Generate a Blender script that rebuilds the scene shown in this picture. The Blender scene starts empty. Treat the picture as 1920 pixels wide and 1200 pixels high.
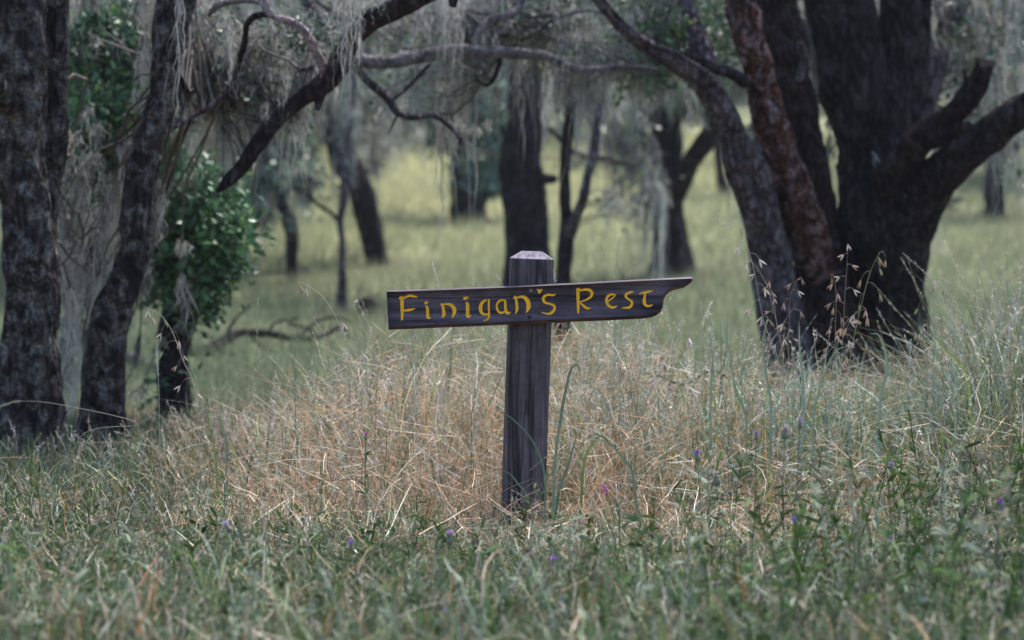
import bpy, bmesh, math
import numpy as np
from mathutils import Vector, Matrix

# ------------------------------------------------------------------ camera
sc = bpy.context.scene
COL = sc.collection
R = math.radians
CAMZ = 0.90
LENS = 85.0
FPX = LENS / 36.0 * 1920.0
PITCH = math.atan(170.0 / FPX)          # horizon sits 170 px above the picture centre
cam_d = bpy.data.cameras.new('camera')
cam = bpy.data.objects.new('camera', cam_d)
COL.objects.link(cam)
cam.location = (0, 0, CAMZ)
cam.rotation_euler = (R(90) - PITCH, 0, 0)
cam_d.lens = LENS
cam_d.sensor_width = 36.0
cam_d.clip_start = 0.1
cam_d.clip_end = 3000
cam_d.dof.use_dof = True
cam_d.dof.focus_distance = 7.22
cam_d.dof.aperture_fstop = 2.8
cam_d.dof.aperture_blades = 0
sc.camera = cam

# ------------------------------------------------------------------ light
SUN_EL, SUN_AZ = R(62), R(28)          # azimuth from +Y towards +X: high, behind the wood and a little right
world = bpy.data.worlds.new('World')
sc.world = world
world.use_nodes = True
wn = world.node_tree.nodes
wl = world.node_tree.links
sky = wn.new('ShaderNodeTexSky')
sky.sky_type = 'NISHITA'
sky.sun_disc = False
sky.sun_elevation = SUN_EL
sky.sun_rotation = SUN_AZ
sky.air_density = 1.0
sky.dust_density = 1.5
sky.ozone_density = 2.2
wn['Background'].inputs['Strength'].default_value = 0.15
wl.new(sky.outputs[0], wn['Background'].inputs['Color'])
sd = bpy.data.lights.new('sun', 'SUN')
sd.energy = 4.0
sd.angle = R(8)
sd.color = (1.0, 0.94, 0.89)
sun = bpy.data.objects.new('sun', sd)
COL.objects.link(sun)
sdir = Vector((math.sin(SUN_AZ) * math.cos(SUN_EL), math.cos(SUN_AZ) * math.cos(SUN_EL), math.sin(SUN_EL)))
sun.rotation_euler = sdir.to_track_quat('Z', 'Y').to_euler()
sun.location = (4, 8, 12)
vs = sc.view_settings
vs.view_transform = 'Standard'
vs.look = 'None'
vs.exposure = 1.0
vs.gamma = 1
vs.use_curve_mapping = False
sc.render.engine = 'CYCLES'
sc.cycles.use_denoising = True
sc.cycles.max_bounces = 6
sc.cycles.diffuse_bounces = 3
sc.cycles.transmission_bounces = 3
sc.cycles.transparent_max_bounces = 4
sc.cycles.volume_bounces = 0
sc.cycles.caustics_reflective = False
sc.cycles.caustics_refractive = False

rng = np.random.default_rng(7)

# ------------------------------------------------------------------ maths helpers
cp_, sp_ = math.cos(PITCH), math.sin(PITCH)


def P(px, py, d):
    """the place d metres ahead of the camera that lies under photograph pixel (px, py)"""
    a = (np.asarray(px, float) - 960.0) / FPX
    b = -(np.asarray(py, float) - 600.0) / FPX
    yy = cp_ + b * sp_
    zz = -sp_ + b * cp_
    k = np.asarray(d, float) / yy
    return np.stack(np.broadcast_arrays(a * k, yy * k, CAMZ + zz * k), -1)


def px2m(r, d):
    return r * d / FPX


def _hash(ix, iy, iz, s):
    h = (ix * 374761393 + iy * 668265263 + iz * 2147483647 + s * 974634777) & 0xffffffff
    h = ((h ^ (h >> 13)) * 1274126177) & 0xffffffff
    h = h ^ (h >> 16)
    return (h & 0xffff).astype(float) / 32767.5 - 1.0


def vnoise(p, s=0):
    p = np.asarray(p, float)
    i = np.floor(p).astype(np.int64)
    f = p - i
    f = f * f * (3 - 2 * f)
    out = 0
    for dx in (0, 1):
        for dy in (0, 1):
            for dz in (0, 1):
                w = (f[..., 0] if dx else 1 - f[..., 0]) * (f[..., 1] if dy else 1 - f[..., 1]) * (f[..., 2] if dz else 1 - f[..., 2])
                out = out + w * _hash(i[..., 0] + dx, i[..., 1] + dy, i[..., 2] + dz, s)
    return out


def fbm(p, s=0, o=3):
    v, a = 0, 1
    p = np.asarray(p, float)
    for k in range(o):
        v = v + a * vnoise(p, s + k)
        p = p * 2.03
        a *= 0.5
    return v


def unit(v):
    return v / np.maximum(np.linalg.norm(v, axis=-1, keepdims=True), 1e-9)


def catmull(pts, n):
    """pts (K,D) -> about n samples per span"""
    p = np.asarray(pts, float)
    q = np.vstack([2 * p[0] - p[1], p, 2 * p[-1] - p[-2]])
    out = []
    for i in range(1, len(q) - 2):
        m = n[i - 1] if hasattr(n, '__len__') else n
        t = np.linspace(0, 1, m, endpoint=False)[:, None]
        a, b, c, d = q[i - 1], q[i], q[i + 1], q[i + 2]
        out.append(0.5 * ((2 * b) + (-a + c) * t + (2 * a - 5 * b + 4 * c - d) * t ** 2 + (-a + 3 * b - 3 * c + d) * t ** 3))
    out.append(p[-1][None])
    return np.vstack(out)


# ------------------------------------------------------------------ object helpers
def set_props(o, label=None, cat=None, group=None, kind=None):
    if label: o['label'] = label
    if cat: o['category'] = cat
    if group: o['group'] = group
    if kind: o['kind'] = kind
    return o


def thing(name, loc, label, cat, group=None):
    o = bpy.data.objects.new(name, None)
    COL.objects.link(o)
    o.location = tuple(float(v) for v in loc)
    o.empty_display_size = 0.1
    return set_props(o, label, cat, group)


def build(name, chunks, mat, parent=None, smooth=True, kind=None, origin=None):
    """chunks: list of (V (n,3), F (m,k), C (n,3) or None) in world space -> ONE mesh object"""
    loc = np.array(parent.matrix_world.translation if parent is None else abs_loc(parent)) if parent is not None else np.zeros(3)
    if origin is not None:
        loc = loc + 0
    Vs, loops, starts, tots, cols = [], [], [], [], []
    off = ls = 0
    for ch in chunks:
        V, F = ch[0], ch[1]
        C = ch[2] if len(ch) > 2 else None
        Vs.append(V)
        F = np.asarray(F, np.int64)
        k = F.shape[1]
        loops.append((F + off).ravel())
        starts.append(ls + np.arange(len(F)) * k)
        tots.append(np.full(len(F), k))
        ls += F.size
        off += len(V)
        if C is not None:
            cols.append(np.hstack([np.broadcast_to(C, (len(V), 3)), np.ones((len(V), 1))]))
    V = np.vstack(Vs) - loc
    L = np.concatenate(loops)
    me = bpy.data.meshes.new(name)
    me.vertices.add(len(V))
    me.vertices.foreach_set('co', V.astype(np.float32).ravel())
    me.loops.add(len(L))
    me.loops.foreach_set('vertex_index', L.astype(np.int32))
    st = np.concatenate(starts)
    me.polygons.add(len(st))
    me.polygons.foreach_set('loop_start', st.astype(np.int32))
    me.polygons.foreach_set('loop_total', np.concatenate(tots).astype(np.int32))
    me.polygons.foreach_set('use_smooth', np.full(len(st), smooth))
    if cols and len(cols) == len(chunks):
        at = me.color_attributes.new('Col', 'FLOAT_COLOR', 'POINT')
        at.data.foreach_set('color', np.vstack(cols).astype(np.float32).ravel())
    me.update(calc_edges=True)
    me.validate()
    if mat is not None:
        me.materials.append(mat)
    o = bpy.data.objects.new(name, me)
    COL.objects.link(o)
    if parent is not None:
        o.parent = parent
    if kind:
        o['kind'] = kind
    return o


def abs_loc(o):
    v = np.array(o.location)
    while o.parent is not None:
        o = o.parent
        v = v + np.array(o.location)
    return v


def tube(pts, rads, seg=12, n=6, amp=0.0, freq=8.0, seed=0, wob=0.0, cap=True, lenf=0.3, flute=0.0):
    pr = np.hstack([np.asarray(pts, float), np.asarray(rads, float)[:, None]])
    d0 = np.linalg.norm(np.diff(pr[:, :3], axis=0), axis=1)
    if n < 0:                                  # n<0: ring spacing in metres
        ns = [max(2, int(q / -n)) for q in d0]
    else:
        ns = n
    q = catmull(pr, ns)
    C, r = q[:, :3], np.maximum(q[:, 3], 1e-4)
    if wob:
        w = np.stack([vnoise(C * 2.2, seed + 11), vnoise(C * 2.2, seed + 12), vnoise(C * 2.2, seed + 13)], -1)
        env = np.minimum(1, np.arange(len(C)) / 6.0)[:, None]
        C = C + w * wob * env
    T = unit(np.gradient(C, axis=0))
    ref = np.array([0.12, 1.0, 0.2])
    A = unit(np.cross(T, ref))
    B = np.cross(T, A)
    a = np.linspace(0, 2 * np.pi, seg, endpoint=False)
    N = A[:, None] * np.cos(a)[None, :, None] + B[:, None] * np.sin(a)[None, :, None]
    rr = np.repeat(r[:, None], seg, 1)
    if amp or flute:
        s = np.concatenate([[0], np.cumsum(np.linalg.norm(np.diff(C, axis=0), axis=1))])
        rm = max(r.mean(), .01)
        cx = np.cos(a)[None] * rm * freq + seed * 3.7
        sy = np.sin(a)[None] * rm * freq
        sz = s[:, None] * freq * lenf
        pp = np.stack(np.broadcast_arrays(cx, sy, sz), -1)
        ridg = 1 - np.abs(fbm(pp, seed, 3)) * 1.6
        big = fbm(pp * 0.22, seed + 5, 2)
        knot = np.clip(vnoise(pp * .16 + 7, seed + 21) - .35, 0, 1)
        rr = rr + amp * ridg + amp * 1.2 * big + amp * 3.2 * knot
        if flute:
            fl = np.abs(np.sin(a[None] * 2.5 + seed + 1.5 * vnoise(pp * .12, seed + 9)))
            rr = rr * (1 + flute * (fl - .5))
    V = C[:, None] + N * rr[..., None]
    m = len(C)
    i = np.arange(m - 1)[:, None] * seg
    j = np.arange(seg)[None]
    j2 = (j + 1) % seg
    F = np.stack([i + j, i + j2, i + seg + j2, i + seg + j], -1).reshape(-1, 4)
    V = V.reshape(-1, 3)
    chunks = [(V, F)]
    if cap:
        Vc = np.vstack([V[-seg:], C[-1:] + T[-1:] * r[-1] * 0.3, V[:seg], C[:1]])
        t = np.arange(seg)
        F3 = np.vstack([np.stack([t, (t + 1) % seg, np.full(seg, seg)], -1),
                        np.stack([(t + 1) % seg + seg + 1, t + seg + 1, np.full(seg, 2 * seg + 1)], -1)])
        chunks.append((Vc, F3))
    return chunks, C


def ribbons(C, W, side, col):
    """C (N,S,3) centre lines, W (N,S) half widths, side (N,3)|(N,S,3), col (N,3)|(N,S,3)"""
    N, S = C.shape[:2]
    if side.ndim == 2: side = side[:, None]
    if col.ndim == 2: col = np.repeat(col[:, None], S, 1)
    V = np.stack([C - side * W[..., None], C + side * W[..., None]], 2)      # N,S,2,3
    base = (np.arange(N)[:, None] * S + np.arange(S - 1)[None]) * 2
    F = np.stack([base, base + 1, base + 3, base + 2], -1).reshape(-1, 4)
    CC = np.repeat(col[:, :, None], 2, 2)
    return (V.reshape(-1, 3), F, CC.reshape(-1, 3))


def tubes3(C, Rr, col=None):
    N, S = C.shape[:2]
    T = unit(np.gradient(C, axis=1))
    A = unit(np.cross(T, np.array([0.15, 0.9, 0.31])))
    B = np.cross(T, A)
    a = np.array([0, 2.094, 4.189])
    V = C[:, :, None] + Rr[:, :, None, None] * (A[:, :, None] * np.cos(a)[:, None] + B[:, :, None] * np.sin(a)[:, None])
    b = (np.arange(N)[:, None] * S + np.arange(S - 1)[None]) * 3
    F = np.concatenate([np.stack([b + k, b + (k + 1) % 3, b + 3 + (k + 1) % 3, b + 3 + k], -1).reshape(-1, 4) for k in range(3)])
    Vf = V.reshape(-1, 3)
    if col is None: return (Vf, F)
    if col.ndim == 2: col = np.repeat(col[:, None], S, 1)
    return (Vf, F, np.repeat(col[:, :, None], 3, 2).reshape(-1, 3))


def grow(st, di, ln, S, crook, droop, g):
    """crooked centre lines: st (N,3) di (N,3) ln (N)"""
    N = len(st)
    d = unit(di)
    out = [st]
    p = st
    step = (ln / (S - 1))[:, None]
    for k in range(S - 1):
        d = unit(d + g.normal(0, crook, (N, 3)) + np.array([0, 0, -droop]))
        p = p + d * step
        out.append(p)
    return np.stack(out, 1)


def leaves(pos, size, col, g, droop=0.3):
    """folded four-cornered leaf blades"""
    N = len(pos)
    d = unit(g.normal(0, 1, (N, 3)) + np.array([0, 0, -droop]))
    s = unit(np.cross(d, g.normal(0, 1, (N, 3))))
    n = np.cross(d, s)
    sz = size[:, None]
    v0 = pos
    v1 = pos + d * sz * .5 + s * sz * .3 + n * sz * .08
    v2 = pos + d * sz
    v3 = pos + d * sz * .5 - s * sz * .3 + n * sz * .08
    V = np.stack([v0, v1, v2, v3], 1).reshape(-1, 3)
    b = np.arange(N)[:, None] * 4
    F = np.concatenate([b + np.array([[0, 1, 2]]), b + np.array([[0, 2, 3]])])
    return (V, F, np.repeat(col, 4, 0))


def lichen_strands(pos, ln, w, col, g, S=7, wav=0.02):
    """hanging lace lichen: wavy tapering ribbons"""
    N = len(pos)
    t = np.linspace(0, 1, S)[None, :, None]
    drift = g.normal(0, .05, (N, 1, 3)) * np.array([1, 1, 0])
    C = pos[:, None] + ln[:, None, None] * (t * np.array([0, 0, -1.0]) + drift * t)
    C = C + (np.cumsum(g.normal(0, wav, (N, S, 3)), 1) + g.normal(0, wav * 1.2, (N, S, 3))) * np.array([1, 1, .25]) * np.minimum(1, t * 2.5)
    tt = np.linspace(0, 1, S)[None]
    W = w[:, None] * (0.35 + 1.0 * np.sin(np.pi * np.minimum(1, tt * .9 + .12))) * (1 + g.normal(0, .35, (N, S))).clip(.2, 2) * (1 - tt ** 3 * .9)
    a = g.uniform(-.9, .9, N)
    side = np.stack([np.cos(a), np.sin(a), np.zeros(N)], -1)
    side = unit(side[:, None] + g.normal(0, .35, (N, S, 3)))
    c = col[:, None] * (1 + g.normal(0, .12, (N, S, 1)))
    return ribbons(C, W, side, c.clip(0, 1))


# ------------------------------------------------------------------ materials
def newmat(name):
    m = bpy.data.materials.new(name)
    m.use_nodes = True
    nt = m.node_tree
    b = nt.nodes['Principled BSDF']
    return m, nt, b


def noise(nt, vec, scale, detail=4, rough=.6, dist=0):
    n = nt.nodes.new('ShaderNodeTexNoise')
    n.inputs['Scale'].default_value = scale
    n.inputs['Detail'].default_value = detail
    n.inputs['Roughness'].default_value = rough
    n.inputs['Distortion'].default_value = dist
    if vec is not None: nt.links.new(vec, n.inputs['Vector'])
    return n.outputs['Fac']


def ramp(nt, fac, stops):
    r = nt.nodes.new('ShaderNodeValToRGB')
    e = r.color_ramp.elements
    while len(e) < len(stops): e.new(0.5)
    for k, (p, c) in enumerate(stops):
        e[k].position = p
        e[k].color = (*c, 1) if len(c) == 3 else c
    nt.links.new(fac, r.inputs['Fac'])
    return r.outputs['Color']


def mixc(nt, f, a, b, mode='MIX'):
    m = nt.nodes.new('ShaderNodeMix')
    m.data_type = 'RGBA'
    m.blend_type = mode
    for sock, v in ((m.inputs[0], f), (m.inputs[6], a), (m.inputs[7], b)):
        if isinstance(v, (int, float)): sock.default_value = v
        elif isinstance(v, tuple): sock.default_value = (*v, 1)
        else: nt.links.new(v, sock)
    return m.outputs[2]


def mapping(nt, scale=(1, 1, 1), rot=(0, 0, 0), coord='Object'):
    tc = nt.nodes.new('ShaderNodeTexCoord')
    mp = nt.nodes.new('ShaderNodeMapping')
    mp.inputs['Scale'].default_value = scale
    mp.inputs['Rotation'].default_value = rot
    nt.links.new(tc.outputs[coord], mp.inputs['Vector'])
    return mp.outputs['Vector']


def bump(nt, h, b, strength=.5, dist=.01):
    n = nt.nodes.new('ShaderNodeBump')
    n.inputs['Strength'].default_value = strength
    n.inputs['Distance'].default_value = dist
    nt.links.new(h, n.inputs['Height'])
    nt.links.new(n.outputs[0], b.inputs['Normal'])


def bark_mat(name, dark, mid, lich, amount, sc_=1.0, lich_scale=7.0):
    m, nt, b = newmat(name)
    v = mapping(nt, (1, 1, .35))
    v2 = mapping(nt)
    f1 = noise(nt, v, 26 * sc_, 6, .7, .6)
    f2 = noise(nt, v2, lich_scale, 5, .68, .3)
    f3 = noise(nt, v2, 70 * sc_, 3, .6)
    f4 = noise(nt, v2, 2.2, 3, .5)
    base = ramp(nt, f1, [(.34, tuple(c * .3 for c in dark)), (.48, dark), (.62, tuple(c * 1.35 for c in mid))])
    base = mixc(nt, ramp(nt, f4, [(.35, (0, 0, 0)), (.7, (.6, .6, .6))]), base, tuple(c * 1.25 for c in mid))
    nz = nt.nodes.new('ShaderNodeTexNoise'); nz.inputs['Scale'].default_value = 9 * sc_; nz.inputs['Detail'].default_value = 3
    nt.links.new(v, nz.inputs['Vector'])
    va = nt.nodes.new('ShaderNodeVectorMath'); va.operation = 'MULTIPLY_ADD'; va.inputs[1].default_value = (.09, .09, .09)
    nt.links.new(nz.outputs['Color'], va.inputs[0]); nt.links.new(v, va.inputs[2])
    vo = nt.nodes.new('ShaderNodeTexVoronoi'); vo.feature = 'DISTANCE_TO_EDGE'; vo.inputs['Scale'].default_value = 24 * sc_
    nt.links.new(va.outputs[0], vo.inputs['Vector'])
    plates = ramp(nt, vo.outputs['Distance'], [(.0, (.22, .22, .22)), (.10, (.65, .65, .65)), (.3, (1.25, 1.25, 1.25))])
    base = mixc(nt, .85, base, plates, 'MULTIPLY')
    lm = ramp(nt, f2, [(.62 - amount * .35, (0, 0, 0)), (.74 - amount * .3, (.85, .85, .85))])
    lm = mixc(nt, 1.0, lm, ramp(nt, f3, [(.36, (.15, .15, .15)), (.6, (1, 1, 1))]), 'MULTIPLY')
    col = mixc(nt, lm, base, lich)
    nt.links.new(col, b.inputs['Base Color'])
    b.inputs['Roughness'].default_value = .95
    b.inputs['Specular IOR Level'].default_value = .2
    hs = nt.nodes.new('ShaderNodeMath'); hs.operation = 'MULTIPLY_ADD'; hs.inputs[1].default_value = .5
    nt.links.new(f1, hs.inputs[0]); nt.links.new(plates, hs.inputs[2])
    bump(nt, hs.outputs[0], b, 1.0, .035)
    return m


BARK_DARK = bark_mat('bark_dark', (.015, .011, .0135), (.042, .032, .037), (.11, .10, .105), .24)
BARK_SPOT = bark_mat('bark_spotted', (.014, .010, .011), (.046, .036, .037), (.24, .235, .215), .46, 1.0, 12.0)
BARK_GREY = bark_mat('bark_grey', (.062, .049, .062), (.15, .122, .142), (.25, .23, .24), .38, 1.2)
BARK_PALE = bark_mat('bark_pale', (.10, .088, .095), (.26, .23, .25), (.42, .40, .39), .6, 2.0, 12.0)
BARK_RED = bark_mat('bark_red', (.022, .010, .009), (.13, .05, .032), (.42, .33, .35), .44, 1.3, 16.0)
BARK_RUST = bark_mat('bark_rust', (.016, .010, .011), (.048, .028, .027), (.13, .11, .12), .25, 1.2)
BARK_PINK = bark_mat('bark_pink', (.20, .10, .10), (.38, .26, .27), (.66, .62, .66), .85, 2.0, 12.0)


def plant_mat(name, trans=.35, rough=.6, spec=.3):
    m, nt, b = newmat(name)
    at = nt.nodes.new('ShaderNodeVertexColor')
    at.layer_name = 'Col'
    nt.links.new(at.outputs['Color'], b.inputs['Base Color'])
    b.inputs['Roughness'].default_value = rough
    b.inputs['Specular IOR Level'].default_value = spec
    tr = nt.nodes.new('ShaderNodeBsdfTranslucent')
    nt.links.new(at.outputs['Color'], tr.inputs['Color'])
    mx = nt.nodes.new('ShaderNodeMixShader')
    mx.inputs[0].default_value = trans
    nt.links.new(b.outputs[0], mx.inputs[1])
    nt.links.new(tr.outputs[0], mx.inputs[2])
    nt.links.new(mx.outputs[0], nt.nodes['Material Output'].inputs['Surface'])
    return m


MEADOW = plant_mat('meadow_blades', .5, .9, .1)
GRASS = plant_mat('grass_blades', .22, .5, .4)
HERB = plant_mat('herb_leaves', .3, .8, .15)
LEAF = plant_mat('oak_leaves', .25, .42, .5)
LICHEN = plant_mat('lace_lichen', .3, .95, .1)
PETAL = plant_mat('petals', .3, .8, .1)
TWIG = plant_mat('lichened_twigs', 0.0, .95, .1)

# ------------------------------------------------------------------ terrain
CTRL = [  # px, py, d of places where the ground is known
    (980, 1062, 7.25), (300, 1150, 5.6), (1500, 1150, 5.6), (300, 1010, 7.2), (1600, 1040, 7.2),
    (60, 880, 9.3), (200, 870, 9.6), (325, 800, 11.3), (1640, 740, 12.4), (1480, 735, 12.0), (1200, 800, 9.5),
    (640, 572, 20), (545, 532, 24), (705, 506, 26), (690, 590, 19), (500, 645, 16.5), (875, 407, 33), (1000, 560, 21),
    (1060, 655, 16.5), (1268, 490, 24), (1865, 390, 32), (1355, 352, 38), (1780, 430, 30), (850, 290, 52), (600, 420, 34),
    (700, 360, 45), (1400, 470, 27), (1400, 210, 75), (1540, 190, 85), (1900, 250, 75), (300, 650, 17), (1800, 560, 20), (100, 600, 22),
]
_pp = np.array([P(*c) for c in CTRL])
_prof_y = np.array([-20, 0, 4.8, 7.25, 9.3, 12, 16.5, 21, 26, 33, 45, 60, 85, 140, 200, 320, 700, 1400.])
_prof_z = np.array([-.3, -.14, -.10, -.09, -.05, .03, .12, .24, .5, .95, 1.9, 3.0, 5.0, 12, 20, 30, 36, 36.])


def _prof(y):
    return np.interp(y, _prof_y, _prof_z)


_sig = 0.22 * _pp[:, 1] + 0.6
_res = _pp[:, 2] - _prof(_pp[:, 1])


def ground(x, y):
    x = np.asarray(x, float); y = np.asarray(y, float)
    num = den = 0
    for k in range(len(_pp)):
        w = np.exp(-((x - _pp[k, 0]) ** 2 + (y - _pp[k, 1]) ** 2) / (2 * (_sig[k] * .55) ** 2)) + 0
        num = num + w * _res[k]
        den = den + w
    z = _prof(y) + num / (den + 0.08)
    return z


def px_of(x, y):
    return x / y * FPX + 960


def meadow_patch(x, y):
    """0 fresh green .. 1 dried yellow; dry patches, plus sunlight painted into the upper slope"""
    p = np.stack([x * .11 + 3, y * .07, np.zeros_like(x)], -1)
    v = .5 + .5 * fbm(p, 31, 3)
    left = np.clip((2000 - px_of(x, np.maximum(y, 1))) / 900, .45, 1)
    return np.clip(.14 + (v - .5) * .45 + np.clip((y - 21) / 22, 0, 1) * .70 * left, 0, 1)  # rises up the slope: the sunlit hill is put into the colour


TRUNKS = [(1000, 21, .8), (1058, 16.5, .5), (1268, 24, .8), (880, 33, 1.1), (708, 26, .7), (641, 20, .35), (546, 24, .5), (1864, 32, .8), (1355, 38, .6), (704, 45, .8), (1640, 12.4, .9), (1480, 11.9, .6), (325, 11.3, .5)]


def near_trunk(x, y):  # weight for darker brown ground and thinner grass round each trunk base
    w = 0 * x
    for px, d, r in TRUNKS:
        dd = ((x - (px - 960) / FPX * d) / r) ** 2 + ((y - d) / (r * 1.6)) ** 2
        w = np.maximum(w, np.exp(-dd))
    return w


def make_ground():
    ys = np.concatenate([np.arange(-12, 3, 1.), np.arange(3, 14, .16), np.arange(14, 40, .5), np.arange(40, 120, 2.0), np.geomspace(120, 420, 20)])
    u = np.linspace(-1, 1, 141)
    u = np.sign(u) * np.abs(u) ** 1.35
    hw = np.maximum(9, ys * .8)
    X = u[None] * hw[:, None]
    Y = np.repeat(ys[:, None], len(u), 1)
    Z = ground(X, Y)
    near = np.clip(1 - (Y - 14) / 20, 0.3, 1)
    Z = Z + .018 * near * fbm(np.stack([X * 2.1, Y * 2.1, 0 * X], -1), 3, 3) - .01
    V = np.stack([X, Y, Z], -1).reshape(-1, 3)
    n = len(u)
    i = np.arange(len(ys) - 1)[:, None] * n
    j = np.arange(n - 1)[None]
    F = np.stack([i + j, i + j + 1, i + n + j + 1, i + n + j], -1).reshape(-1, 4)
    x, y = V[:, 0], V[:, 1]
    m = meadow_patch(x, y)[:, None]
    green = np.array([.088, .118, .078]); dry = np.array([.44, .44, .25]); soil = np.array([.17, .11, .075])  # dry also holds the painted brightness of the upper slope
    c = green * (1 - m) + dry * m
    nearw = np.clip((12.5 - y) / 2.0, 0, 1)[:, None]
    c = c * (1 - nearw) + soil * nearw
    trunk_w = near_trunk(x, y)[:, None]
    c = c * (1 - trunk_w * .75) + np.array([.055, .042, .032]) * trunk_w * .75
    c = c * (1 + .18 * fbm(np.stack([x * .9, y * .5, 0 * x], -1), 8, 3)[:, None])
    m_, nt, b = newmat('meadow_ground')
    at = nt.nodes.new('ShaderNodeVertexColor'); at.layer_name = 'Col'
    v = mapping(nt, (1, .45, 1))
    f = noise(nt, v, 9, 6, .7)
    f2 = noise(nt, v, 1.3, 4, .6)
    col = mixc(nt, .8, at.outputs['Color'], ramp(nt, f, [(.25, (.5, .5, .5)), (.75, (1.35, 1.32, 1.25))]), 'MULTIPLY')
    col = mixc(nt, .6, col, ramp(nt, f2, [(.3, (.7, .75, .72)), (.7, (1.2, 1.15, 1.05))]), 'MULTIPLY')
    nt.links.new(col, b.inputs['Base Color'])
    b.inputs['Roughness'].default_value = 1
    b.inputs['Specular IOR Level'].default_value = .1
    bump(nt, f, b, .6, .05)
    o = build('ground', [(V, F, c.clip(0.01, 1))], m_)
    o['kind'] = 'structure'
    return o


make_ground()


# ------------------------------------------------------------------ trees
LICH_COL = np.array([.47, .465, .42])


def limb_mesh(spec, seed, amp=None, flute=0.0, rough=1.0):
    """spec: list of (px, py, d, width_px) -> tube chunks and its centre line"""
    s = np.array(spec, float)
    pts = P(s[:, 0], s[:, 1], s[:, 2])
    rad = px2m(s[:, 3] * .5, s[:, 2])
    dm = s[:, 2].mean()
    rmx = rad.max()
    amp = rmx * .17 * rough if amp is None else amp
    seg = int(np.clip(rmx / dm * 5200, 7, 72))
    step = np.clip(dm * .0022, .012, .12) if rmx > .03 else .05
    ch, C = tube(pts, rad - amp * .4, seg, -step, amp, .55 / max(rmx, .02) + 10, seed, wob=rmx * .30, lenf=.28, flute=flute)
    return ch, C


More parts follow.
